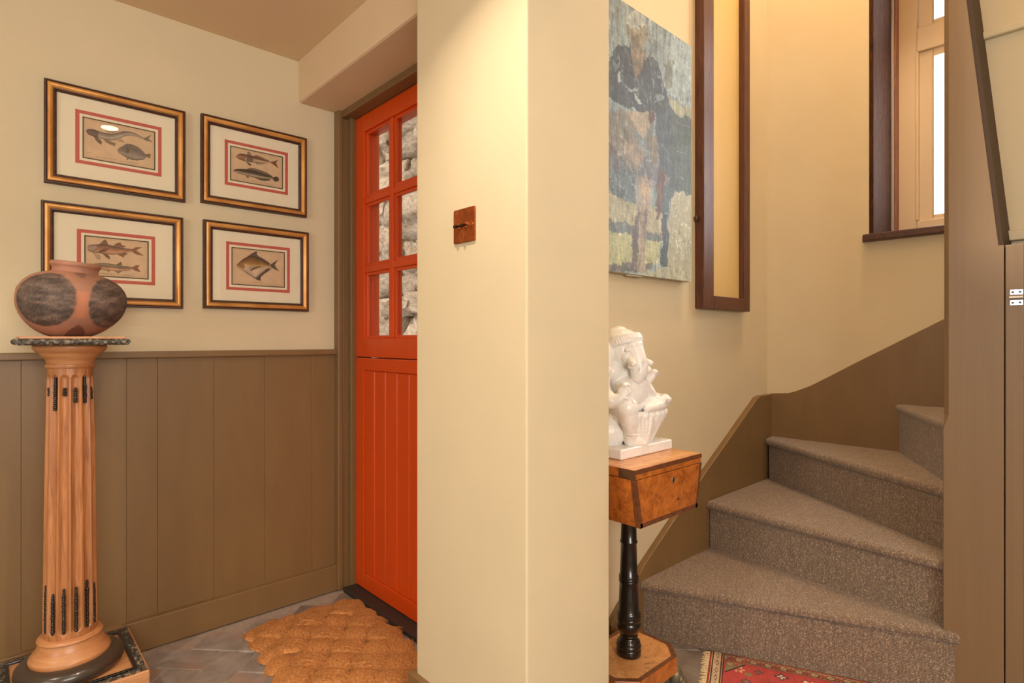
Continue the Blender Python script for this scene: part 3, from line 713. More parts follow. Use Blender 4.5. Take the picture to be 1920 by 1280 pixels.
# ---- clay pot
potz = 1.0595
pot_prof = [(.0, 0), (.030, 0), (.048, .001), (.066, .009), (.085, .022), (.104, .041), (.117, .062), (.1245, .085), (.1265, .102), (.1245, .122), (.117, .142), (.103, .159), (.085, .171), (.066, .178), (.056, .181), (.0535, .185), (.0535, .191), (.0555, .196), (.0585, .2), (.0592, .205), (.0572, .2095), (.0525, .2105), (.0475, .207), (.046, .198), (.05, .178), (.08, .16), (.1, .13), (.1, .06), (.05, .02), (0, .015)]
def catmull(P, n):
    out = []
    for i in range(len(P) - 1):
        p0, p1, p2, p3 = P[max(i - 1, 0)], P[i], P[i + 1], P[min(i + 2, len(P) - 1)]
        for k in range(n):
            t = k / n; out.append(tuple(.5 * (2 * b + (c - a) * t + (2 * a - 5 * b + 4 * c - d) * t * t + (3 * b - a - 3 * c + d) * t ** 3) for a, b, c, d in zip(p0, p1, p2, p3)))
    return out + [P[-1]]
prof = catmull(pot_prof, 5); na = 220
fa = math.atan2(-PCY, -PCX); cents = [fa + rad(-34), fa + rad(53), fa + rad(143), fa + rad(233)]
P = np.zeros((len(prof), na + 1, 3)); col = np.zeros((len(prof), na + 1, 3)); nz = smooth_noise(na + 1, len(prof), (22, 60), 3); nz2 = smooth_noise(na + 1, len(prof), (6, 5), 4)
for j, (r, z) in enumerate(prof):
    for i in range(na + 1):
        a = 2 * math.pi * i / na; c = np.array((178, 126, 100)) * (1 - .28 * (nz2[j, i] - .3)); dr = 0
        if j < 20 * 5 + 5:
            for ca in cents:
                da = (a - ca + math.pi) % (2 * math.pi) - math.pi; e = math.hypot(da / rad(37.5), (z - .100) / .074); e = (abs(da / rad(38)) ** 2.5 + abs((z - .1) / .073) ** 2.5) ** .4
                e += (nz[j, i] - .5) * .06
                if e < 1:
                    k = min(1, (1 - e) * 22); g = .72 + .9 * (nz[j, i] - .35) + RNG.uniform(-.13, .13)
                    c = c * (1 - k) + np.array((112, 92, 80)) * g * k; dr = k * (.0006 + .0024 * (nz[j, i] - .4) + RNG.uniform(-.0009, .0009))
                # dark pointed foot motifs between the ovals
                db = (a - ca - rad(44) + math.pi) % (2 * math.pi) - math.pi
                if z < .034 - abs(db) * .075: c = np.array((112, 70, 56)) * (.9 + .3 * nz[j, i])
                if z > .166 and z < .180 and abs(db) < (z - .164) * 14: c = np.array((128, 92, 78))
                if abs(db) < .16 and .05 < z < .13: c = c * .82 + np.array((214, 104, 48)) * .18 * (1.4 - abs(db) * 3)
        lx, ly = (r + dr) * math.cos(a), (r + dr) * math.sin(a); lean = max(0, z - .02) * .085; lat = lx * SN - ly * CS
        P[j, i] = (PCX + lx + SN * lean, PCY + ly - CS * lean, potz + z - lat * .085 * min(1, z / .15)); col[j, i] = c
potm = vcol('terracotta_and_rough_brown', .7, .5, 150, .002, 0, (1, 1, 2.2))
pot = thing('clay_pot', (PCX, PCY, potz), 'round terracotta pot with rough dark oval patches standing on the column pedestal', 'pot')
raster('pot_body', P, col, potm, pot)

# ---- four framed fish prints
fw = .031
fprof = [(0, 0), (0, .019), (.002, .0225), (.005, .0225), (.0065, .0205), (.008, .0222), (.0115, .0238), (.0155, .0232), (.0195, .0205), (.0225, .0165), (.0235, .0175), (.0262, .0172), (.0288, .0130), (.031, .0120), (.031, .004)]
fmat = [1, 1, 1, 1, 1, 0, 0, 0, 0, 1, 1, 1, 1, 1]
printm = vcol('engraved_print', .75); M['mat'] = paint('cream_mount_board', (236, 222, 190), .85, .02, (20, 20, 20), .05, .0005)
M['red_line'] = plain('red_mount_line', (196, 92, 78), .8); M['ink_line'] = plain('dark_wash_line', (82, 62, 34), .8)
def zoommap(x0, y0, s): return lambda u, v: (x0 + u * s, y0 + v * s)
def fish_col(XX, ZZ, polys, base, nz):
    """polys in photo pixels, unprojected onto the wall"""
    col = np.ones(XX.shape + (3,)) * np.array((214, 180, 140)) * (1 + .10 * (nz[..., None] - .5))
    for kind, poly, cols in polys:
        pw = [tuple(onY(x, y, 2.284)[[0, 2]]) for x, y in poly]; mk_ = inpoly(XX, ZZ, pw)
        if not mk_.any(): continue
        zt = np.where(mk_, ZZ, -9).max(0); zb = np.where(mk_, ZZ, 9).min(0); hh = np.maximum(zt - zb, 1e-4)
        if kind == 'body':
            t = np.clip((zt[None, :] - ZZ) / hh[None, :], 0, 1); k = len(cols) - 1; idx = np.clip((t * k).astype(int), 0, k - 1); f = t * k - idx
            cc = np.array(cols, float); c = cc[idx] * (1 - f[..., None]) + cc[idx + 1] * f[..., None]
            c = c * (1 + .35 * (nz[..., None] - .5)); edge = np.minimum(t, 1 - t); c = np.where((edge < .07)[..., None], c * .72, c)
        else:
            stripes = .85 + .15 * np.sin((XX * 1.0 + ZZ * .6) * 1500); c = np.array(cols, float) * stripes[..., None] * (1 + .3 * (nz[..., None] - .5))
        a = .92 if kind == 'body' else .85
        col = np.where(mk_[..., None], col * (1 - a) + c * a, col)
    return col
def framed(rect, pic, polys, z, label, redpx, inkpx, caption):
    x0, x1, z0, z1 = rect; cx, cz = (x0 + x1) / 2, (z0 + z1) / 2
    t = thing('framed_print', (cx, LW, cz), label, 'picture', None)
    cor = [(x0, z0), (x1, z0), (x1, z1), (x0, z1)]
    inn = lambda d: [(x0 + d, z0 + d), (x1 - d, z0 + d), (x1 - d, z1 - d), (x0 + d, z1 - d)]
    for s in range(4):
        m = MB(); e = (s + 1) % 4
        for w_, h_ in fprof:
            q = inn(w_); m.v += [(q[s][0], LW - h_, q[s][1]), (q[e][0], LW - h_, q[e][1])]
        for k in range(len(fprof) - 1): m.face((2 * k, 2 * k + 1, 2 * k + 3, 2 * k + 2), fmat[k])
        m.build('frame_rail', [M['gold'], M['frame_dark']], t, smooth=True)
    q = inn(.030)
    MB().box(q[0][0], q[2][0], LW - .0065, LW - .002, q[0][1], q[2][1]).build('mount', M['mat'], t)
    def px_rect(c):
        w_ = [onY(*z(*p), 2.284) for p in c]
        return ((w_[0][0] + w_[3][0]) / 2, (w_[1][0] + w_[2][0]) / 2, (w_[2][2] + w_[3][2]) / 2, (w_[0][2] + w_[1][2]) / 2)
    def ring(r, wid, y, name, mat):
        a0, a1, b0, b1 = r; m = MB()
        for u0, u1, v0, v1 in ((a0, a1, b0, b0 + wid), (a0, a1, b1 - wid, b1), (a0, a0 + wid, b0 + wid, b1 - wid), (a1 - wid, a1, b0 + wid, b1 - wid)): m.box(u0, u1, LW - y, LW - .0064, v0, v1)
        m.build(name, mat, t)
    rr = px_rect(redpx); ring(rr, .0108, .0069, 'red_line', M['red_line'])
    ir = px_rect(inkpx); ring(ir, .0034, .0071, 'dark_line', M['ink_line'])
    a0, a1, b0, b1 = ir[0] + .002, ir[1] - .002, ir[2] + .002, ir[3] - .002
    nx, ny = 250, 150; XX, ZZ = np.meshgrid(np.linspace(a0, a1, nx), np.linspace(b0, b1, ny)); nzz = smooth_noise(nx, ny, (9, 6), sum(map(ord, label)) % 1000)
    pp = [(k, [z(*p) for p in poly], c) for k, poly, c in polys]
    col = fish_col(XX, ZZ, pp, None, nzz)
    for (u0, v0, u1, v1) in caption:                 # faint, unreadable caption strokes
        A = onY(*z(u0, v0), 2.284); B = onY(*z(u1, v1), 2.284); tt = (XX - A[0]) / (B[0] - A[0]); zc = A[2] + (B[2] - A[2]) * tt
        on = (tt > 0) & (tt < 1) & (abs(ZZ - zc) < .0014 * abs(np.sin(tt * 95) * np.sin(tt * 31 + 1))); col = np.where(on[..., None], col * .72, col)
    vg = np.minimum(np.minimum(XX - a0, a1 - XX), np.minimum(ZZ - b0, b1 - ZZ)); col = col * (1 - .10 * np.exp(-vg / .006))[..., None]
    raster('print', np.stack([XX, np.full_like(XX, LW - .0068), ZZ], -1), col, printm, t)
    q = inn(.0305); MB().box(q[0][0], q[2][0], LW - .0105, LW - .009, q[0][1], q[2][1]).build('glass', M['pglass'], t)
    return t
GR, LG, BR, OR_ = (120, 106, 92), (168, 152, 132), (104, 74, 54), (170, 112, 74)
Z1 = zoommap(130, 190, 190 / 1621); Z2 = zoommap(410, 250, .09375); Z3 = zoommap(130, 420, 180 / 1772); Z4 = zoommap(410, 440, .09375)
f1p = [('fin', [(540, 405), (620, 410), (640, 470), (700, 450), (800, 450), (780, 485), (690, 505), (600, 495)], (176, 150, 118)),
 ('fin', [(390, 565), (450, 572), (520, 640), (515, 695), (470, 670), (420, 620)], (112, 92, 74)), ('fin', [(540, 605), (640, 630), (740, 670), (735, 720), (650, 690), (580, 650)], (150, 122, 82)), ('fin', [(740, 630), (830, 600), (890, 660)], (190, 160, 118)),
 ('fin', [(1165, 590), (1230, 575), (1315, 530), (1265, 600), (1335, 648), (1250, 640), (1190, 612)], (140, 122, 104)),
 ('body', [(265, 465), (310, 440), (400, 450), (470, 475), (560, 505), (680, 520), (780, 500), (870, 478), (960, 483), (1050, 508), (1130, 550), (1190, 585), (1170, 602), (1100, 575), (1000, 550), (920, 550), (860, 567), (800, 600), (720, 622), (620, 622), (520, 602), (450, 577), (380, 562), (310, 532), (275, 495)], [(112, 94, 82), (142, 128, 112), (178, 164, 144), (140, 122, 104)]),
 ('body', [(268, 465), (310, 440), (400, 450), (450, 470), (470, 520), (450, 575), (380, 560), (310, 530), (275, 495)], [(92, 72, 60), (122, 96, 82), (104, 82, 66)]),
 ('fin', [(1205, 848), (1240, 843), (1300, 838), (1290, 915), (1240, 890), (1210, 875)], (128, 104, 74)), ('fin', [(910, 905), (950, 905), (940, 940), (920, 938)], (140, 116, 88)),
 ('body', [(768, 785), (800, 740), (860, 712), (910, 678), (980, 683), (1080, 718), (1160, 778), (1215, 838), (1225, 900), (1180, 935), (1080, 947), (1000, 937), (920, 902), (850, 862), (790, 827)], [(142, 128, 112), (108, 94, 82), (122, 108, 96), (148, 134, 118), (122, 106, 90)]),
 ('fin', [(790, 760), (830, 735), (845, 750), (805, 785)], (178, 140, 74)), ('fin', [(930, 760), (960, 770), (955, 830), (915, 830), (900, 800)], (122, 92, 48))]
f2p = [('fin', [(565, 425), (575, 370), (610, 362), (640, 400), (655, 445)], (150, 128, 100)), ('fin', [(715, 462), (740, 428), (850, 468), (1020, 550), (980, 560)], (142, 108, 82)), ('fin', [(720, 585), (900, 588), (1000, 590), (880, 622), (760, 622)], (176, 148, 112)),
 ('fin', [(1035, 575), (1110, 555), (1190, 530), (1145, 590), (1198, 702), (1110, 640), (1050, 595)], (132, 74, 40)),
 ('body', [(333, 465), (380, 425), (440, 403), (560, 425), (700, 455), (850, 510), (1000, 560), (1045, 573), (1040, 592), (960, 597), (850, 592), (700, 582), (600, 577), (500, 552), (420, 522), (360, 492)], [(92, 50, 34), (112, 70, 48), (182, 154, 122), (196, 168, 132), (150, 118, 86)]),
 ('body', [(335, 465), (380, 425), (440, 405), (540, 425), (545, 480), (500, 550), (420, 520), (360, 490)], [(112, 66, 44), (168, 124, 90), (142, 98, 70)]), ('fin', [(560, 480), (680, 490), (690, 560), (620, 580), (555, 540)], (122, 102, 76)), ('fin', [(540, 562), (600, 588), (655, 620), (640, 652), (590, 630)], (96, 78, 62)),
 ('fin', [(555, 716), (620, 688), (720, 698), (850, 738), (960, 783), (1078, 857), (1000, 850)], (122, 100, 76)), ('fin', [(720, 885), (850, 900), (1035, 915), (1020, 945), (920, 957), (820, 937)], (92, 78, 60)),
 ('fin', [(1085, 900), (1110, 868), (1150, 862), (1190, 880), (1207, 915), (1195, 955), (1155, 968), (1110, 955), (1088, 925)], (70, 56, 50)),
 ('body', [(288, 745), (340, 713), (430, 708), (560, 718), (700, 743), (850, 793), (1000, 843), (1070, 863), (1100, 890), (1080, 922), (1020, 905), (950, 912), (850, 902), (700, 882), (580, 852), (480, 827), (380, 797), (310, 772)], [(62, 50, 38), (58, 48, 38), (92, 80, 62), (190, 164, 128), (110, 94, 74)]), ('fin', [(540, 850), (605, 868), (602, 897), (560, 882)], (92, 76, 60))]
f3p = [('fin', [(540, 380), (655, 280), (690, 310), (722, 395)], (124, 84, 62)), ('fin', [(815, 395), (870, 353), (945, 338), (965, 385), (1052, 415), (1000, 435)], (140, 86, 56)), ('fin', [(1155, 470), (1220, 428), (1345, 423), (1235, 485), (1382, 588), (1240, 562), (1160, 512)], (150, 90, 54)),
 ('fin', [(880, 555), (1030, 525), (1082, 550), (1020, 580), (1000, 617), (920, 582)], (132, 92, 66)), ('fin', [(605, 542), (700, 555), (767, 627), (740, 615), (752, 657), (680, 612)], (112, 80, 60)), ('fin', [(430, 525), (540, 550), (585, 610), (560, 670), (500, 640)], (196, 164, 128)),
 ('body', [(326, 420), (370, 383), (450, 378), (540, 373), (700, 378), (800, 398), (950, 428), (1050, 453), (1165, 463), (1170, 512), (1050, 522), (950, 547), (800, 567), (650, 552), (540, 537), (420, 522), (350, 492)], [(104, 72, 58), (124, 84, 66), (166, 112, 78), (188, 136, 98), (156, 110, 80)]), ('fin', [(540, 500), (640, 455), (735, 445), (660, 515), (560, 530)], (116, 82, 64)),
 ('body', [(326, 420), (370, 383), (500, 380), (510, 460), (420, 520), (350, 490)], [(140, 110, 92), (176, 148, 128), (150, 120, 100)]),
 ('fin', [(862, 750), (955, 693), (974, 757)], (122, 86, 62)), ('fin', [(1155, 800), (1220, 763), (1302, 758), (1260, 810), (1322, 887), (1230, 867), (1160, 832)], (142, 84, 58)), ('fin', [(815, 860), (985, 860), (905, 917)], (146, 116, 88)), ('fin', [(690, 850), (745, 862), (725, 892)], (132, 100, 76)),
 ('body', [(398, 750), (470, 728), (580, 720), (700, 723), (860, 748), (1000, 773), (1165, 793), (1165, 832), (1100, 857), (950, 872), (800, 862), (680, 857), (560, 827), (480, 792)], [(84, 72, 52), (150, 132, 100), (92, 78, 58), (182, 122, 92), (196, 150, 116), (150, 112, 84)])]
f4p = [('fin', [(1020, 605), (1100, 550), (1192, 498), (1150, 560), (1120, 605), (1160, 670), (1213, 732), (1120, 692), (1045, 650)], (96, 82, 66)),
 ('fin', [(575, 432), (660, 373), (740, 330), (768, 338), (762, 390), (800, 430), (900, 483), (1035, 575), (1000, 592), (860, 500), (700, 425)], (88, 70, 54)), ('fin', [(1055, 665), (1010, 715), (900, 792), (845, 842), (835, 880), (850, 923), (780, 907), (720, 880), (830, 790), (950, 690)], (72, 58, 50)),
 ('body', [(350, 610), (400, 560), (480, 490), (580, 432), (700, 422), (860, 498), (1000, 590), (1045, 605), (1050, 645), (960, 690), (840, 790), (740, 880), (700, 870), (600, 800), (500, 730), (400, 670)], [(92, 62, 36), (122, 82, 42), (158, 112, 54), (204, 168, 116), (206, 178, 142), (198, 172, 142), (180, 154, 128)]),
 ('fin', [(360, 610), (420, 555), (480, 545), (525, 620), (520, 690), (440, 660)], (172, 122, 70)), ('fin', [(620, 722), (700, 655), (800, 628), (895, 645), (800, 655), (720, 690), (660, 722)], (92, 72, 56)), ('fin', [(590, 680), (640, 640), (760, 625), (700, 655), (640, 700)], (196, 164, 132))]
RW, RH = .388, .321
def prect(x, z): return (x, x + RW, z, z + RH)
framed(prect(.131, 1.537), 1, f1p, Z1, 'gilt framed print of a long curved fish above a small round one', [(100, 125), (1480, 415), (1470, 1205), (88, 980)], [(215, 245), (1385, 485), (1365, 1100), (205, 905)], [(430, 885, 770, 940), (800, 950, 1120, 1000), (255, 810, 345, 828)])
framed(prect(.570, 1.546), 2, f2p, Z2, 'gilt framed print of a spiny fish above a dark long-bodied fish', [(125, 128), (1390, 385), (1375, 1225), (115, 1030)], [(230, 250), (1290, 460), (1280, 1110), (222, 945)], [(500, 920, 1000, 1010)])
framed(prect(.124, 1.160), 3, f3p, Z3, 'gilt framed print of two slender reddish fish, partly behind the clay pot', [(142, 92), (1588, 228), (1580, 1135), (135, 1050)], [(280, 205), (1468, 318), (1460, 1025), (270, 950)], [(560, 905, 1210, 960)])
framed(prect(.578, 1.165), 4, f4p, Z4, 'gilt framed print of a single deep-bodied golden fish', [(160, 132), (1435, 265), (1408, 1160), (135, 1098)], [(265, 245), (1335, 350), (1310, 1062), (245, 995)], [(690, 945, 890, 960)])

# ---- copper toggle switch
sw = thing('light_switch', (.89, 1.1425, 1.3385), 'aged copper double toggle light switch on the cream wall end', 'light switch')
m = MB(); r_ = .004; pts = []
for cx_, cz_, a0 in ((1.1855 - r_, 1.3815 - r_, 0), (1.0995 + r_, 1.3815 - r_, 90), (1.0995 + r_, 1.2955 + r_, 180), (1.1855 - r_, 1.2955 + r_, 270)):
    for k in range(5): a = rad(a0 + k * 22.5); pts.append((cx_ + r_ * math.cos(a), cz_ + r_ * math.sin(a)))
m.prism(pts, .8855, .8899, 'x').build('plate', M['copper'], sw, bevel=.0008)
for y in (1.1565, 1.1295):
    MB().tube([(.8858, y, 1.3385), (.8835, y, 1.3385), (.8832, y, 1.3385)], [.0072, .0072, .004], 20).build('collar', M['copper_bright'], sw, smooth=True)
    MB().tube([(.885, y, 1.3385), (.878, y, 1.337), (.870, y, 1.335), (.866, y, 1.334), (.8645, y, 1.3335)], [.0028, .003, .0042, .0046, .003], 14).build('toggle', M['steel_dark'], sw, smooth=True)
for y in (1.1765, 1.1085):
    MB().tube([(.8857, y, 1.3385), (.8848, y, 1.3385)], [.0042, .0036], 16).build('screw', M['copper_bright'], sw, smooth=True)
    MB().tube([(.8849, y, 1.3385), (.8846, y, 1.3385)], [.0022, .0020], 10).build('screw_socket', M['ebony'], sw)

# ---- plaited coir doormat
mo = Vector((.868, 1.808)); mrot = rad(-4); mu = Vector((math.cos(mrot), math.sin(mrot))); mv = Vector((-mu.y, mu.x))
matt = thing('doormat', (mo.x, mo.y, 0), 'plaited orange brown coir doormat with scalloped edges before the orange door', 'doormat')
cell = .100; CD1 = .086; TH = .019
def plait_mesh(seed):
    r = random.Random(seed); m = MB(); n = 26; L, Wd = cell * .62, cell * .48
    for j in range(n + 1):
        for i in range(n + 1):
            u = i / n * 2 - 1; v = j / n * 2 - 1; uu = u * math.sqrt(1 - v * v * .46); vv = v * math.sqrt(1 - u * u * .42)
            e = max(0, 1 - max(abs(u), abs(v)) ** 5)
            hgt = TH * (math.sqrt(max(0, 1 - v * v * .9)) * .75 + .25) * (math.cos(u * 1.2) * .6 + .4) * (.15 + .85 * e) + .0011 * math.cos(v * 17 + math.sin(u * 3 + seed) * .9) * e
            m.v.append((uu * L, vv * Wd, max(.002, hgt) + r.uniform(-.0006, .0006)))
    for j in range(n):
        for i in range(n): q = j * (n + 1) + i; m.face((q, q + 1, q + n + 2, q + n + 1))
    def hz(u, v): return TH * (math.sqrt(max(0, 1 - v * v * .9)) * .75 + .25) * (math.cos(u * 1.2) * .6 + .4)
    for k in range(420):     # loose fibres lying along the strand
        u, v = r.uniform(-.9, .9), r.uniform(-.9, .9); ln = r.uniform(.08, .26); an = r.gauss(0, .16); p = []
        e = max(.2, 1 - max(abs(u), abs(v)) ** 5)
        for t in (-1, 0, 1):
            a, b_ = u + t * ln * math.cos(an), v + t * ln * math.sin(an) * 1.3
            p.append((max(-1.06, min(1.06, a)) * L, max(-1.05, min(1.05, b_)) * Wd, max(.003, hz(max(-1, min(1, a)), max(-1, min(1, b_))) * e + .0008 + (r.uniform(.0004, .0032) if t == 0 else r.uniform(-.001, .002)))))
        n0 = len(m.v); wv = .00055
        for q in p: m.v += [(q[0], q[1] - wv, q[2]), (q[0], q[1] + wv, q[2])]
        m.face((n0, n0 + 1, n0 + 3, n0 + 2)); m.face((n0 + 2, n0 + 3, n0 + 5, n0 + 4))
    return m.mesh('plait', [M['coir']], smooth=True)
PM = [plait_mesh(i) for i in range(4)]
d1 = Vector((CS, SN)); d2 = Vector((SN, -CS)); hx, hy = .196, .325
rr_ = rad(-2); d1 = Vector((d1.x * math.cos(rr_) - d1.y * math.sin(rr_), d1.x * math.sin(rr_) + d1.y * math.cos(rr_))); d2 = Vector((d1.y, -d1.x))
rm = random.Random(3)
for i in range(-9, 10):
    for j in range(-9, 10):
        p = mo + d1 * ((i + .2) * CD1) + d2 * ((j + .3) * cell)
        q = p - mo; a, b_ = q.dot(mu), q.dot(mv)
        if abs(a) > hx - .030 or abs(b_) > hy - .030: continue
        over = (i + j) % 2 == 0; edge = abs(a) > hx - .085 or abs(b_) > hy - .085
        dr = d2 if over else d1; z_ = .003 + (.005 if over else 0) + rm.uniform(-.001, .001)
        place('plait', PM[rm.randrange(4)], matt, (p.x, p.y, z_), math.atan2(dr.y, dr.x) + rm.uniform(-.05, .05), (1.0, 1.0 if over else 1.12, 1))
# rounded plait turns along the rim
per = []
for k in range(8): per += [(-hx + .022, -hy + .05 + k * (2 * hy - .1) / 7, 90), (hx - .022, -hy + .05 + k * (2 * hy - .1) / 7, 90)]
for k in range(5): per += [(-hx + .06 + k * (2 * hx - .12) / 4, hy - .020, 0), (-hx + .06 + k * (2 * hx - .12) / 4, -hy + .020, 0)]
for a, b_, an in per:
    p = mo + mu * a + mv * b_
    place('plait', PM[rm.randrange(4)], matt, (p.x, p.y, .001), mrot + rad(an) + rad(rm.choice([-28, 22])), (.95, .95, .85))
bk = []
for k in range(60):
    t = 2 * math.pi * k / 60; c_, s_ = math.cos(t), math.sin(t)
    a = (hx - .012) * math.copysign(abs(c_) ** .35, c_); b_ = (hy - .012) * math.copysign(abs(s_) ** .35, s_); p = mo + mu * a + mv * b_; bk.append((p.x, p.y))
MB().prism(bk, .0005, .006, 'z').build('backing', M['fibre_mat_backing'], matt)

# ---- red patterned rug
c0 = onZ(1333, 1216, .006)[:2]; c1 = onZ(1646, 1278, .006)[:2]
ru = Vector(c1 - c0).normalized(); rv = Vector((ru.y, -ru.x)); rv = rv if rv.dot(Vector((-1, -1))) > 0 else -rv
ro_ = Vector(c0) + rv * .016; RL, RWd = .60, .46
rug = thing('patterned_rug', (ro_.x, ro_.y, 0), 'red oriental rug with cream fringe at the foot of the stair', 'rug')
nx, ny = 480, 330; S, Tt = np.meshgrid(np.linspace(0, RL, nx), np.linspace(0, RWd, ny)); nzr = smooth_noise(nx, ny, (30, 20), 9)
col = np.ones(S.shape + (3,)) * np.array((172, 66, 60)) * (1 + .25 * (nzr[..., None] - .5))
def pt_(mask, c): 
    global col
    col = np.where(mask[..., None], np.array(c, float) * (1 + .3 * (nzr[..., None] - .5)), col)
DK, BG, RD, BRN, GRN, NV = (54, 38, 32), (206, 172, 132), (176, 64, 52), (124, 66, 42), (132, 118, 86), (48, 48, 66)
# field motifs
rg = random.Random(11)
def flower(cs_, ct, r, c_out, c_in, n=6):
    d = np.hypot(S - cs_, Tt - ct); a = np.arctan2(Tt - ct, S - cs_); pt_(d < r * (.72 + .28 * np.cos(a * n)), c_out); pt_(d < r * (.45 + .2 * np.cos(a * n)), c_in); pt_(d < r * .16, RD)
for kx in range(9):
    for ky in range(6):
        s_ = .085 + kx * .066 + (.03 if ky % 2 else 0); t_ = .075 + ky * .062
        co, ci = rg.choice([(DK, BG), (GRN, BG), (NV, (206, 190, 170)), (BG, RD), (NV, GRN)])
        flower(s_ + rg.uniform(-.006, .006), t_ + rg.uniform(-.006, .006), rg.uniform(.013, .021), co, ci, rg.choice([4, 6, 8]))
        flower(s_ + .033, t_ + .028, .006, rg.choice([DK, GRN, BG]), RD, 4)
for kx in range(14):     # little branch motifs
    s_ = .19 + kx * .018; pt_((abs(S - s_) < .003) & (abs(Tt - .085) < .018) | (abs(S - s_) < .007) & (abs(Tt - .075) < .004), (222, 182, 150)) if 4 < kx < 12 else None
# corner spandrel
cr = (S - .05) + (Tt - .045) * .9
tri = (S > .05) & (Tt > .045) & (cr < .062); pt_(tri, GRN); pt_(tri & (cr > .054), DK); pt_(tri & (np.hypot(S - .062, Tt - .057) < .007), BG); pt_(tri & (np.hypot(S - .062, Tt - .057) < .003), DK); pt_(tri & (np.hypot(S - .082, Tt - .057) < .006), RD)
pt_((np.hypot((S - .118), (Tt - .098) * 1.2) < .012), GRN)
# borders: distance from each edge
for D, Al, wide in ((Tt, S, .040), (RWd - Tt, S, .040), (S, Tt, .044), (RL - S, Tt, .044)):
    inside = D < wide; pt_(inside, BG if wide < .042 else (202, 176, 142))
    ph_ = (Al / .044) % 1; zig = abs(ph_ - .5) * 2
    midd = abs(D - wide * .55) / (wide * .30)
    if wide < .042:
        pt_(inside & (midd < 1) & (abs(zig - midd) < .16), DK); pt_(inside & (midd < .8 - zig), BRN); pt_(inside & (midd < .4 - zig), RD); pt_(inside & (midd < zig - .55), GRN)
    else:
        pt_(inside & (midd < .42 - abs(ph_ - .5)) & (midd > .28 - abs(ph_ - .5)), DK)
    for a, b_, c_ in ((0, .006, (164, 60, 40)), (.0085, .0115, DK), (wide - .010, wide - .007, DK), (wide - .007, wide - .004, BRN), (wide - .0035, wide, DK)): pt_((D >= a) & (D < b_), c_)
col *= (1 + .10 * np.sin(S * 1500) * np.sin(Tt * 1500))[..., None]
PP = np.zeros(S.shape + (3,)); PP[..., 0] = ro_.x + ru.x * S + rv.x * Tt; PP[..., 1] = ro_.y + ru.y * S + rv.y * Tt; PP[..., 2] = .0075 + .0008 * (nzr - .5)
rp = raster('pile', PP, col, vcol('wool_pile', .95, .5, 900, .002), rug, flip=True)
m = MB(); cc_ = [ro_, ro_ + ru * RL, ro_ + ru * RL + rv * RWd, ro_ + rv * RWd]
m.prism([(p.x, p.y) for p in cc_], .0005, .0068, 'z').build('ground_weave', plain('rug_selvage', (150, 62, 42), .95), rug)
fm = plain('cream_fringe_yarn', (222, 196, 152), .95); m = MB(); rf = random.Random(2)
for e, sg in ((0, -1), (RL, 1)):
    for k in range(170):
        t = (k + rf.random()) / 170 * RWd; p = ro_ + ru * e + rv * t; ln = rf.uniform(.018, .027); an = rf.gauss(.25, .3)
        dv = (ru * sg) * math.cos(an) + rv * math.sin(an); q = p + dv * ln; pm = p + dv * ln * .5
        m.tube([(p.x, p.y, .0055), (pm.x, pm.y, .006), (q.x, q.y, .0018)], [.0011, .0011, .0008], 4)
fr = m.build('fringe', fm, rug, fix=False); fr['kind'] = 'stuff'

# ---- work box table
TX, TY = 1.418, 1.025
tab = thing('work_table', (TX, TY, 0), 'burr walnut work box table on a black turned column and canted base', 'table')
hx_, hy_, ct = .143, .106, .050
octp = lambda s: [(TX - hx_ + ct + 0, TY - hy_ + s), (TX + hx_ - ct, TY - hy_ + s), (TX + hx_ - s, TY - hy_ + ct), (TX + hx_ - s, TY + hy_ - ct), (TX + hx_ - ct, TY + hy_ - s), (TX - hx_ + ct, TY + hy_ - s), (TX - hx_ + s, TY + hy_ - ct), (TX - hx_ + s, TY - hy_ + ct)]
MB().prism(octp(0), .060, .109, 'z').build('base', M['burl'], tab, bevel=.002)
inner = [(TX + (x - TX) * .90, TY + (y - TY) * .87) for x, y in octp(0)]
m = MB(); n0 = 0; m.v = [(x, y, .1095) for x, y in octp(0)] + [(x, y, .1095) for x, y in inner]
for i in range(8): j = (i + 1) % 8; m.face((i, j, 8 + j, 8 + i))
m.build('base_banding', M['band'], tab)
MB().prism(inner, .1088, .1096, 'z').build('base_top', M['burl_top'], tab)
colp = [(.034, .1096), (.0365, .112), (.0365, .128), (.0345, .131), (.0365, .134), (.037, .139), (.035, .143), (.0335, .145), (.0345, .148), (.032, .153), (.0265, .158), (.0245, .163), (.0265, .166), (.0275, .169), (.025, .172), (.028, .178), (.0335, .188), (.0355, .198), (.0365, .203), (.035, .206), (.0335, .209), (.033, .213), (.0355, .216), (.036, .219), (.0345, .2215), (.036, .224), (.0365, .228), (.035, .231), (.0355, .235), (.033, .239), (.0305, .243), (.0285, .30), (.0275, .325), (.0295, .328), (.0295, .331), (.028, .333), (.0295, .336), (.0295, .339), (.028, .341), (.0295, .344), (.0285, .347), (.026, .35), (.0245, .40), (.0232, .442), (.0258, .445), (.0262, .449), (.0235, .453), (.0225, .50), (.0225, .551)]
MB().lathe(colp, (TX, TY, 0), 40).build('column', M['ebony'], tab, smooth=True)
fm_ = plain('tarnished_brass', (128, 116, 92), .42, .6)
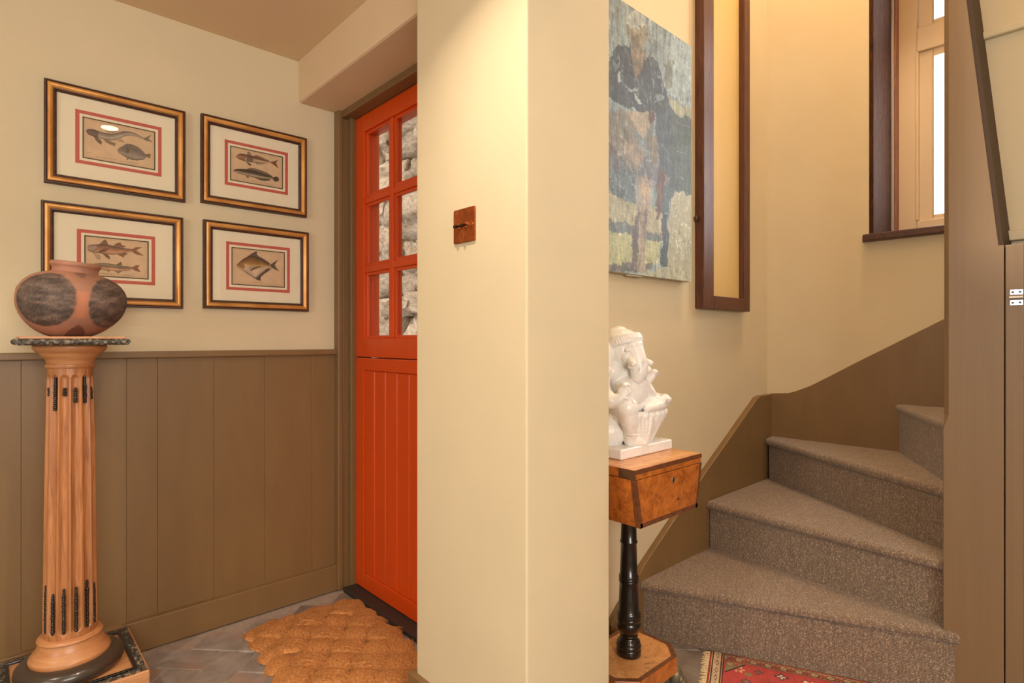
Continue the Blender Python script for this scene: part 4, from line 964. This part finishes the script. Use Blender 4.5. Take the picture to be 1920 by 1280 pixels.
for sx in (-1, 1):
    for sy in (-1, 1):
        fx, fy = TX + sx * .125, TY + sy * .082; m = MB(); dr = Vector((sx * .6, sy * .8)).normalized(); pd = Vector((-dr.y, dr.x))
        m.ball((fx, fy, .030), (.024, .022, .030), 16, 12)
        for t in (-1.1, -.38, .38, 1.1):
            c_ = Vector((fx, fy)) + dr * (.024 - abs(t) * .004) + pd * (t * .0135)
            m.ball((c_.x, c_.y, .014), (.0085, .0085, .014), 12, 8); c2_ = c_ + dr * .007; m.ball((c2_.x, c2_.y, .009), (.0065, .0065, .009), 10, 8); c3 = c_ - dr * .006; m.ball((c3.x, c3.y, .026), (.0085, .0085, .012), 10, 8)
        m.build('paw_foot', fm_, tab, smooth=True)
# tapered box
bx0, bx1, by0, by1 = 1.246, 1.588, .882, 1.168; zb_, zs_, ztp = .551, .681, .709; tp = .026
def tapered(z0, z1, d0, d1, name, mat, par, bevel=.0015, gx=0, gy=0):
    m = MB()
    for z, d in ((z0, d0), (z1, d1)):
        m.v += [(bx0 + d - gx, by0 - gy, z), (bx1 - d + gx, by0 - gy, z), (bx1 - d + gx, by1 + gy, z), (bx0 + d - gx, by1 + gy, z)]
    for f in ((3, 2, 1, 0), (4, 5, 6, 7), (0, 1, 5, 4), (1, 2, 6, 5), (2, 3, 7, 6), (3, 0, 4, 7)): m.face(f)
    return m.build(name, mat, par, bevel=bevel)
tz = lambda z: tp * (ztp - z) / (ztp - zb_)
box = tapered(zb_, zs_ - .0008, tp, tz(zs_), 'box_body', M['burl'], tab)
lid = tapered(zs_ + .0008, ztp - .0004, tz(zs_), 0, 'lid', M['burl'], tab)
def band(x0, x1, y0, y1, z0, z1, par=None, mat=None, nm='banding'): return MB().box(x0, x1, y0, y1, z0, z1).build(nm, mat or M['band'], par or box, bevel=.0004)
band(bx0 + .0005, bx1 - .0005, by0 - .0006, by0 + .002, ztp - .013, ztp - .0008, lid)
band(bx0 + tp - .001, bx1 - tp + .001, by0 - .0006, by0 + .003, zb_, zb_ + .013)
for s, (xa, xb) in ((1, (bx0, bx0 + tp)), (-1, (bx1, bx1 - tp))):
    m = MB(); a = .011 * s
    m.v = [(xb, by0 - .0006, zb_), (xb + a, by0 - .0006, zb_), (xa + a, by0 - .0006, zs_), (xa, by0 - .0006, zs_)]; m.v += [(x, y + .003, z) for x, y, z in m.v]
    for f in ((0, 1, 2, 3), (7, 6, 5, 4), (0, 4, 5, 1), (1, 5, 6, 2), (2, 6, 7, 3), (3, 7, 4, 0)): m.face(f)
    m.build('banding', M['band'], box)
m = MB(); k_ = .0006; m.v = [(bx0 + tp - k_, by0, zb_), (bx0 + tp - k_, by0 + .016, zb_), (bx0 + tz(zs_) - k_, by0 + .016, zs_), (bx0 + tz(zs_) - k_, by0, zs_)]; m.v += [(x + .002, y, z) for x, y, z in m.v]
for f in ((0, 1, 2, 3), (7, 6, 5, 4), (0, 4, 5, 1), (1, 5, 6, 2), (2, 6, 7, 3), (3, 7, 4, 0)): m.face(f)
m.build('banding', M['band'], box)
# scuffed dark patch on the near corner of the lid
m = MB(); k_ = .0007; m.v = [(bx0 + tz(zs_) - k_, by0 - k_, zs_ + .001), (bx0 + tz(zs_) - k_, by0 + .055, zs_ + .001), (bx0 - k_, by0 + .05, ztp - .001), (bx0 - k_, by0 - k_, ztp - .001)]; m.v += [(x + .002, y, z) for x, y, z in m.v]
for f in ((0, 1, 2, 3), (7, 6, 5, 4), (0, 4, 5, 1), (1, 5, 6, 2), (2, 6, 7, 3), (3, 7, 4, 0)): m.face(f)
m.build('scuffed_corner', M['worn'], lid)
MB().box(bx0 + .014, bx1 - .014, by0 + .014, by1 - .014, ztp - .001, ztp + .0002).build('lid_top', M['burl_top'], lid)
m = MB()
for (a0, a1, b0, b1) in ((bx0, bx1, by0, by0 + .0138), (bx0, bx1, by1 - .0138, by1), (bx0, bx0 + .0138, by0 + .0138, by1 - .0138), (bx1 - .0138, bx1, by0 + .0138, by1 - .0138)): m.box(a0, a1, b0, b1, ztp - .0006, ztp)
m.build('lid_banding', M['pine_flat'], lid)
kx, kz = (bx0 + bx1) / 2 + .012, .655
m = MB()
for k in range(16):
    pass
esc = [(kx + .0065 * math.cos(2 * math.pi * k / 20), kz + .0088 * math.sin(2 * math.pi * k / 20)) for k in range(20)]
MB().prism(esc, by0 - .0022, by0 + .001, 'y').build('keyhole_plate', M['chrome'], box, bevel=.0006)
MB().prism([(kx + .002 * math.cos(2 * math.pi * k / 12), kz + .0045 * math.sin(2 * math.pi * k / 12)) for k in range(12)], by0 - .0026, by0 - .002, 'y').build('keyhole', M['ebony'], box)

# ---- marble statue
sx0, sy0, sz0 = 1.449, 1.062, ztp + .0002
sta = thing('marble_statue', (sx0, sy0, sz0), 'white marble statue of a seated elephant-headed figure on the work box table', 'statue')
MB().box(1.318, 1.582, .978, 1.146, sz0, sz0 + .030).build('slab', M['marble'], sta, bevel=.005, seg=3)
s = MB(); SH = [0, 0]
def B(x, y, z, rx, ry=None, rz=None, rot=None): s.ball((x + SH[0], y + SH[1], z), (rx, ry or rx, rz or rx), 20, 14, rot=rot)
def TB(path, radii):
    P_ = catmull([tuple(p) for p in path], 5); R_ = [r[0] for r in catmull([(r,) for r in radii], 5)]
    for p, r in zip(P_, R_): s.ball((p[0] + SH[0], p[1] + SH[1], p[2]), r, 18, 12)
RX = lambda a: Matrix.Rotation(rad(a), 3, 'X'); RY = lambda a: Matrix.Rotation(rad(a), 3, 'Y'); RZ = lambda a: Matrix.Rotation(rad(a), 3, 'Z')
zt0_ = sz0 + .03
# seat: flaring lotus petals + plain back block
B(1.44, 1.095, .785, .10, .045, .06); B(1.435, 1.10, .84, .10, .04, .07); B(1.39, 1.075, .775, .060, .055, .055)
NPET = 26
for k in range(NPET):
    a = 2 * math.pi * k / NPET; ca, sa = math.cos(a), math.sin(a)
    p0 = Vector((1.485 + ca * .055, 1.055 + sa * .042, zt0_ - .004)); p1 = Vector((1.488 + ca * .118, 1.052 + sa * .070, .824))
    for i in range(10): t = i / 9; q = p0.lerp(p1, t); s.ball((q.x, q.y, q.z), .0085 + .0055 * t, 8, 6)
B(1.486, 1.054, .79, .075, .05, .045); B(1.488, 1.052, .822, .108, .064, .014)
SH[:] = [-.012, 0]
# folded left leg (to +X) with draped cloth
TB([(1.44, 1.03, .862), (1.50, 1.01, .860), (1.56, 1.012, .858), (1.595, 1.022, .853)], [.034, .03, .027, .020])
TB([(1.592, 1.012, .852), (1.55, .987, .852), (1.50, .979, .850), (1.46, .980, .846)], [.018, .018, .016, .012])
for k in range(0): TB([(1.47 + k * .012, .985, .835), (1.475 + k * .012, .992, .862), (1.48 + k * .012, 1.02, .882)], [.006, .0065, .005])
# cloth hanging over the seat
for k in range(9): TB([(1.430 + k * .0165, .984 + abs(k - 3) * .0045, .826), (1.437 + k * .0115, .982 + abs(k - 3) * .004, .79), (1.444 + k * .0070, .988 + abs(k - 3) * .003, zt0_ + .004)], [.0115, .0095, .0072])
SH[:] = [0, 0]
# right leg hanging down, foot on the slab
TB([(1.42, 1.06, .855), (1.385, 1.03, .858), (1.372, 1.0, .852)], [.042, .040, .035])
TB([(1.374, 1.0, .848), (1.382, .998, .815), (1.394, 1.002, .785), (1.400, 1.006, .755)], [.033, .027, .0205, .0175])
for zz in (.782, .772): B(1.397, 1.003, zz, .0225, .0225, .0042)
TB([(1.400, 1.008, zt0_ + .012), (1.420, .996, zt0_ + .011), (1.438, .987, zt0_ + .006)], [.0175, .0165, .011])
for k in range(5): TB([(1.418 + k * .0078, .986 + k * .0012, zt0_ + .007), (1.432 + k * .0088, .9775 + k * .0026, zt0_ + .004)], [.0054, .0050])
SH[:] = [-.018, 0]
# belly, chest, shoulders
B(1.449, 1.040, .893, .068, .060, .052); B(1.449, 1.068, .945, .066, .044, .048); B(1.405, 1.066, .955, .036, .034, .032); B(1.493, 1.066, .955, .036, .034, .032)
B(1.449, 1.105, .95, .062, .03, .09)
# arms: right lower (raised palm), right upper, left lower (holding bowl), left upper
SH[:] = [-.042, 0.014]; HZ0 = len(s.v)
TB([(1.395, 1.060, .950), (1.372, 1.040, .915), (1.372, 1.010, .885)], [.026, .024, .022]); TB([(1.372, 1.010, .885), (1.385, .988, .892), (1.392, .982, .905)], [.021, .018, .016])
B(1.394, .981, .912, .019, .010, .021, RZ(-25))
for k in range(4): TB([(1.384 + k * .0072, .979 - k * .0008, .925), (1.383 + k * .0072, .974, .938 - abs(k - 1.4) * .002), (1.385 + k * .0072, .969, .934 - abs(k - 1.4) * .002)], [.0048, .0046, .004])
TB([(1.407, .974, .906), (1.413, .967, .915), (1.411, .964, .922)], [.005, .0048, .004])
B(1.392, .984, .893, .021, .021, .005, RY(20))
s.v[HZ0:] = [(x, y, z - (.012 if y < 1.04 else 0)) for x, y, z in s.v[HZ0:]]
SH[:] = [-.022, 0]
TB([(1.503, 1.060, .950), (1.528, 1.04, .915), (1.528, 1.012, .885)], [.026, .024, .021]); TB([(1.528, 1.012, .880), (1.535, .992, .866), (1.548, .985, .860)], [.020, .016, .014])
B(1.556, .985, .861, .024, .018, .019, RZ(20)); B(1.566, .983, .870, .020, .017, .014)
for k in range(4): TB([(1.543 + k * .009, .970, .860), (1.546 + k * .009, .966, .869)], [.005, .0045])
TB([(1.51, 1.075, .955), (1.545, 1.06, .95), (1.548, 1.035, .955)], [.022, .018, .015])
TB([(1.535, 1.02, .925), (1.548, 1.008, .947)], [.0135, .0135]); TB([(1.388, 1.078, .955), (1.352, 1.064, .95), (1.35, 1.038, .96)], [.022, .018, .015])
SH[:] = [-.024, .008]
# head, cheeks, ears
B(1.449, 1.045, 1.018, .054, .052, .050); B(1.449, 1.020, 1.026, .040, .034, .034); B(1.424, 1.012, 1.000, .018, .016, .018); B(1.474, 1.012, 1.000, .018, .016, .018)
B(1.393, 1.058, .998, .022, .012, .046, RY(-12)); B(1.505, 1.058, .998, .022, .012, .046, RY(12))
for sg in (-1, 1):
    B(1.449 + sg * .062, 1.046, 1.0, .012, .009, .034, RY(sg * 10)); B(1.449 + sg * .036, 1.0, 1.020, .010, .006, .006)
    TB([(1.449 + sg * .026, 1.000, .992), (1.449 + sg * .038, .984, .984), (1.449 + sg * .043, .974, .981)], [.0105, .010, .0085]); B(1.449 + sg * .029, .992, .972, .013, .010, .008)
# trunk
TB([(1.449, 1.004, 1.022), (1.450, .994, .995), (1.450, .987, .970), (1.448, .985, .950), (1.444, .988, .938)], [.030, .029, .0275, .024, .018])
TB([(1.452, .984, .944), (1.466, .982, .926), (1.484, .984, .908), (1.502, .986, .895), (1.522, .986, .886)], [.016, .0155, .0145, .013, .011])
B(1.449, 1.005, 1.035, .034, .028, .022)
# turban: dome, tilted beaded band, folded top
B(1.449, 1.047, 1.043, .0545, .055, .042); B(1.449, 1.056, 1.069, .036, .037, .020, RX(10)); B(1.449, 1.056, 1.081, .022, .022, .011)
def bandpt(a_, r_, z_, tl): return (1.449 + r_ * math.cos(a_), 1.043 + (r_ + .003) * math.sin(a_), z_ - tl * math.sin(a_))
TB([bandpt(rad(k * 20), .0545, 1.030, .020) for k in range(19)], [.0042] * 19)
TB([bandpt(rad(k * 20), .0490, 1.056, .014) for k in range(19)], [.0036] * 19)
for k in range(46):
    for q_, (rr2, z2, t2) in enumerate(((.0550, 1.038, .019), (.0530, 1.046, .017))):
        x_, y_, z_ = bandpt(2 * math.pi * (k + .5 * q_) / 46, rr2, z2, t2); s.ball((x_ + SH[0], y_ + SH[1], z_), .0038, 8, 6)
SH[:] = [-.018, 0]
so = s.build('figure', M['marble'], sta, smooth=True, fix=False)
md = so.modifiers.new('r', 'REMESH'); md.mode = 'VOXEL'; md.voxel_size = .0018; md.use_smooth_shade = True
md = so.modifiers.new('s', 'SMOOTH'); md.factor = .5; md.iterations = 4
bpy.context.view_layer.update(); dg = bpy.context.evaluated_depsgraph_get()
me = bpy.data.meshes.new_from_object(so.evaluated_get(dg)); so.modifiers.clear(); so.data = me

# ---- oil painting
px0, px1, pz0, pz1 = 1.36, 2.020, 1.276, 2.191; pyf = 1.166
pa = thing('oil_painting', ((px0 + px1) / 2, PW, pz0), 'unframed grey oil painting of a seated figure hanging above the statue', 'painting')
MB().box(px0, px1, pyf + .0008, pyf + .026, pz0, pz1).build('stretched_canvas', M['canvas_edge'], pa, bevel=.002)
MB().box(px0 + .04, px1 - .1, pyf + .026, PW - .002, pz0 + .03, pz1 - .04).build('stretcher', M['frame_wood'], pa)
MB().box(1.62, 1.70, pyf + .006, pyf + .02, pz0 - .006, pz0 + .002).build('canvas_fold', M['canvas_edge'], pa, bevel=.002)
nx, ny = 300, 620; XX, ZZ = np.meshgrid(np.linspace(px0, px1, nx), np.linspace(pz0, pz1, ny))
za = zoommap(1130, 0, 180 / 853); zbm = zoommap(1130, 260, 180 / 823)
n1 = smooth_noise(nx, ny, (20, 14), 21); n2 = smooth_noise(nx, ny, (60, 18), 22); n3 = smooth_noise(nx, ny, (16, 60), 23)
warp = (n1 - .5) * .035; warp2 = (smooth_noise(nx, ny, (20, 20), 31) - .5) * .035
col = np.ones(XX.shape + (3,)) * np.array((146, 152, 152)) * (1 + .5 * (n2[..., None] - .5))
def PLY(zm, pts, c, a=.9, var=.5):
    global col
    pw = [tuple(onY(*zm(*p), pyf)[[0, 2]]) for p in pts]; mk_ = inpoly(XX + warp * 1.1, ZZ + warp2 * 1.1, pw)
    c_ = np.array(c, float) * (1 + var * (n2[..., None] * .5 + n3[..., None] * .5 - .5)); al = a * (1 - .35 * (n1[..., None] - .3))
    col = np.where(mk_[..., None], col * (1 - al) + c_ * al, col)
L0 = -400
PLY(za, [(600, 280), (780, 380), (780, 980), (560, 800)], (172, 178, 176)); PLY(za, [(540, 560), (640, 520), (620, 780), (560, 800)], (132, 128, 116), .8)
PLY(za, [(570, 860), (790, 975), (790, 1070), (590, 975)], (176, 168, 142))
PLY(za, [(590, 975), (790, 1070), (790, 1300), (560, 1300)], (98, 104, 100)); PLY(zbm, [(580, -30), (775, -30), (775, 505), (585, 430)], (98, 106, 100))
PLY(zbm, [(585, 430), (775, 500), (785, 1230), (540, 1180)], (178, 166, 140), .9, .25)
PLY(zbm, [(L0, 100), (290, 290), (265, 555), (L0, 400)], (106, 112, 114)); PLY(zbm, [(L0, 400), (270, 550), (500, 600), (500, 840), (L0, 600)], (172, 160, 134), .9, .3)
PLY(zbm, [(L0, 600), (65, 690), (490, 830), (490, 895), (65, 780), (L0, 690)], (120, 120, 118)); PLY(zbm, [(L0, 690), (65, 780), (490, 895), (490, 1085), (L0, 1085)], (182, 172, 134), .9, .3)
PLY(zbm, [(L0, 1075), (430, 1080), (380, 1150), (L0, 1160)], (128, 120, 112)); PLY(zbm, [(360, 1140), (560, 1110), (780, 1180), (780, 1240), (300, 1200)], (176, 166, 142))
# figure
PLY(za, [(60, 560), (110, 420), (240, 410), (295, 720), (390, 490), (480, 560), (560, 800), (610, 985), (500, 1010), (300, 965), (150, 950), (60, 860), (L0, 900), (L0, 700)], (88, 92, 98), .92)
PLY(za, [(430, 830), (540, 800), (610, 985), (590, 1290), (480, 1290), (470, 1000)], (96, 102, 106))
PLY(za, [(205, 220), (235, 120), (300, 80), (370, 120), (400, 230), (380, 380), (340, 470), (260, 470), (225, 370)], (146, 134, 118)); PLY(za, [(215, 190), (250, 110), (310, 85), (370, 130), (385, 230), (330, 280), (250, 260)], (184, 184, 180))
PLY(za, [(240, 440), (375, 460), (350, 620), (295, 720), (262, 600)], (150, 128, 110)); PLY(za, [(255, 300), (340, 300), (330, 420), (270, 430)], (132, 116, 100), .7)
PLY(za, [(200, 770), (310, 810), (300, 835), (200, 800)], (186, 190, 190), .8); PLY(za, [(265, 845), (345, 890), (345, 920), (285, 895)], (198, 200, 198), .85); PLY(za, [(140, 640), (165, 640), (155, 730), (135, 720)], (188, 190, 188), .8); PLY(za, [(105, 560), (140, 540), (130, 640), (105, 640)], (150, 156, 158), .7); PLY(za, [(470, 830), (540, 850), (510, 920), (450, 900)], (166, 172, 172), .7)
PLY(za, [(215, 985), (395, 980), (430, 1100), (360, 1215), (300, 1180), (250, 1110)], (190, 168, 146)); PLY(za, [(400, 980), (460, 1010), (455, 1110), (420, 1080)], (116, 88, 84))
PLY(za, [(L0, 960), (220, 1000), (300, 1180), (330, 1290), (L0, 1250)], (148, 138, 126)); PLY(zbm, [(L0, -30), (230, -30), (355, 170), (280, 300), (180, 210), (L0, 0)], (150, 138, 128)); PLY(zbm, [(L0, 60), (90, 60), (200, 210), (270, 300), (L0, 260)], (124, 118, 118), .7)
PLY(zbm, [(160, 30), (330, 60), (350, 160), (280, 280), (200, 150)], (170, 152, 136), .7); PLY(zbm, [(375, -20), (475, -20), (470, 250), (400, 230)], (150, 134, 118))
PLY(zbm, [(480, -20), (600, -20), (600, 430), (560, 630), (500, 650), (475, 300)], (94, 102, 106)); PLY(zbm, [(340, 170), (480, 260), (480, 480), (420, 440), (300, 330)], (134, 128, 134)); PLY(zbm, [(475, 265), (535, 285), (500, 620), (458, 692), (448, 560)], (114, 88, 80)); PLY(zbm, [(520, 290), (570, 320), (540, 400), (515, 370)], (168, 148, 146), .7)
PLY(zbm, [(295, 330), (420, 330), (405, 600), (372, 900), (348, 1165), (228, 1155), (255, 860), (285, 560)], (164, 146, 132)); PLY(zbm, [(300, 600), (322, 600), (300, 900), (290, 1150), (228, 1150), (255, 860)], (112, 104, 106), .85); PLY(zbm, [(350, 600), (372, 600), (355, 900), (345, 890)], (120, 108, 108), .8); PLY(zbm, [(320, 420), (380, 380), (400, 480), (350, 520)], (180, 150, 120), .6)
PLY(zbm, [(508, 645), (560, 655), (568, 900), (552, 1108), (492, 1105), (500, 900), (492, 760)], (82, 86, 90)); PLY(zbm, [(495, 770), (520, 760), (515, 920), (495, 910)], (124, 104, 98), .7)
rp_ = random.Random(8)
def dab(zm, u, v, du, dv, c, wd=.002, a=.8):
    global col
    A = onY(*zm(u, v), pyf); Bp = onY(*zm(u + du, v + dv), pyf); ax, az = Bp[0] - A[0], Bp[2] - A[2]; L2 = ax * ax + az * az + 1e-9
    t = np.clip(((XX - A[0]) * ax + (ZZ - A[2]) * az) / L2, 0, 1); d = np.hypot(XX - A[0] - ax * t, ZZ - A[2] - az * t); k = (np.clip(1.4 - d / wd, 0, 1) * a)[..., None]; col = col * (1 - k) + np.array(c, float) * k
for k in range(200): dab(za, rp_.uniform(-200, 780), rp_.uniform(60, 900), rp_.gauss(0, 14), rp_.uniform(20, 60), rp_.choice([(186, 192, 192), (122, 128, 130), (168, 174, 174), (98, 102, 106), (154, 146, 134)]), rp_.uniform(.0015, .004), .55)
for k in range(110): dab(zbm, rp_.uniform(-200, 560), rp_.uniform(0, 520), rp_.uniform(10, 40), rp_.uniform(20, 60), rp_.choice([(184, 176, 166), (112, 110, 112), (160, 150, 140), (90, 98, 100)]), rp_.uniform(.0012, .003), .55)
for k in range(26): dab(zbm, rp_.uniform(590, 740), rp_.uniform(560, 1000), rp_.uniform(8, 16), -8, (216, 208, 190), .0016, .8)
for k in range(10): dab(zbm, 155 + k * 9, 635 + k * 6, 3, 3, (212, 204, 184), .0015, .7)
for u, v, du, dv in ((625, 250, 0, 120), (690, 260, 30, 90), (640, 330, 60, 20), (640, 1080, 130, 60), (625, 100, 90, 40), (600, 470, 160, 60), (720, 330, 30, 90)): dab(zbm if v < 1000 else za, u, v, du, dv, (160, 164, 150), .0014, .75)
for u in (310, 330): dab(zbm, u - 10, 60, 60, 90, (196, 186, 176), .0014, .7)
dab(zbm, 70, 30, 200, 290, (176, 168, 160), .0018, .7); dab(zbm, 80, 300, 80, 160, (150, 154, 154), .0014, .6)
jj, ii = np.mgrid[0:ny, 0:nx]
for it_, (am, cl_, sd) in enumerate(((4, (50, 40), 51), (2, (110, 80), 61))):
    dx_ = (smooth_noise(nx, ny, cl_, sd) - .5) * am * 2; dy_ = (smooth_noise(nx, ny, cl_, sd + 1) - .5) * am * 2.4
    col = col[np.clip((jj + dy_).astype(int), 0, ny - 1), np.clip((ii + dx_).astype(int), 0, nx - 1)]
fn = smooth_noise(nx, ny, (110, 36), 71) * .6 + smooth_noise(nx, ny, (36, 110), 72) * .4
col = col * (1 + .42 * (fn - .5))[..., None] * np.array((.90, .95, .97)) + np.where(fn > .70, 14, 0)[..., None]
col = (col - 128) * 1.28 + 126
strk = (n3 - .5) * .0012 + (smooth_noise(nx, ny, (70, 40), 41) - .5) * .0012
col = col * np.where(ZZ < 1.62, 1.06, .93)[..., None]
raster('painted_surface', np.stack([XX, pyf - .0006 - np.abs(strk), ZZ], -1), col, vcol('thick_oil_paint', .5, .35, 140, .002, 0), pa)

# ---- tall dark frame on the stair wall
fr_ = thing('wooden_frame', (2.31, PW, 1.176), 'tall narrow dark wooden frame around a plain golden panel', 'frame')
a0, a1, b0, b1 = 2.106, 2.512, 1.176, 2.75; t0 = 1.160; wdl = .082; wdr = .05
MB().box(a0, a0 + wdl, t0, PW - .0005, b0, b1).build('side_rail', M['frame_wood'], fr_, bevel=.003)
MB().box(a1 - wdr, a1, t0, PW - .0005, b0, b1).build('side_rail', M['frame_wood'], fr_, bevel=.003)
MB().box(a0 + wdl, a1 - wdr, t0, PW - .0005, b0, b0 + .055).build('end_rail', M['frame_wood'], fr_, bevel=.003)
MB().box(a0 + wdl, a1 - wdr, t0, PW - .0005, b1 - .055, b1).build('end_rail', M['frame_wood'], fr_, bevel=.003)
MB().box(a0 + wdl, a1 - wdr, PW - .012, PW - .001, b0 + .055, b1 - .055).build('panel', M['panel_gold'], fr_)
kp = onX(1310, 411, 2.098); m = MB(); m.ball((2.098, PW - .014, float(onY(1310, 411, PW - .01)[2])), (.012, .008, .012), 14, 10); m.build('catch', M['frame_dark'], fr_, smooth=True)
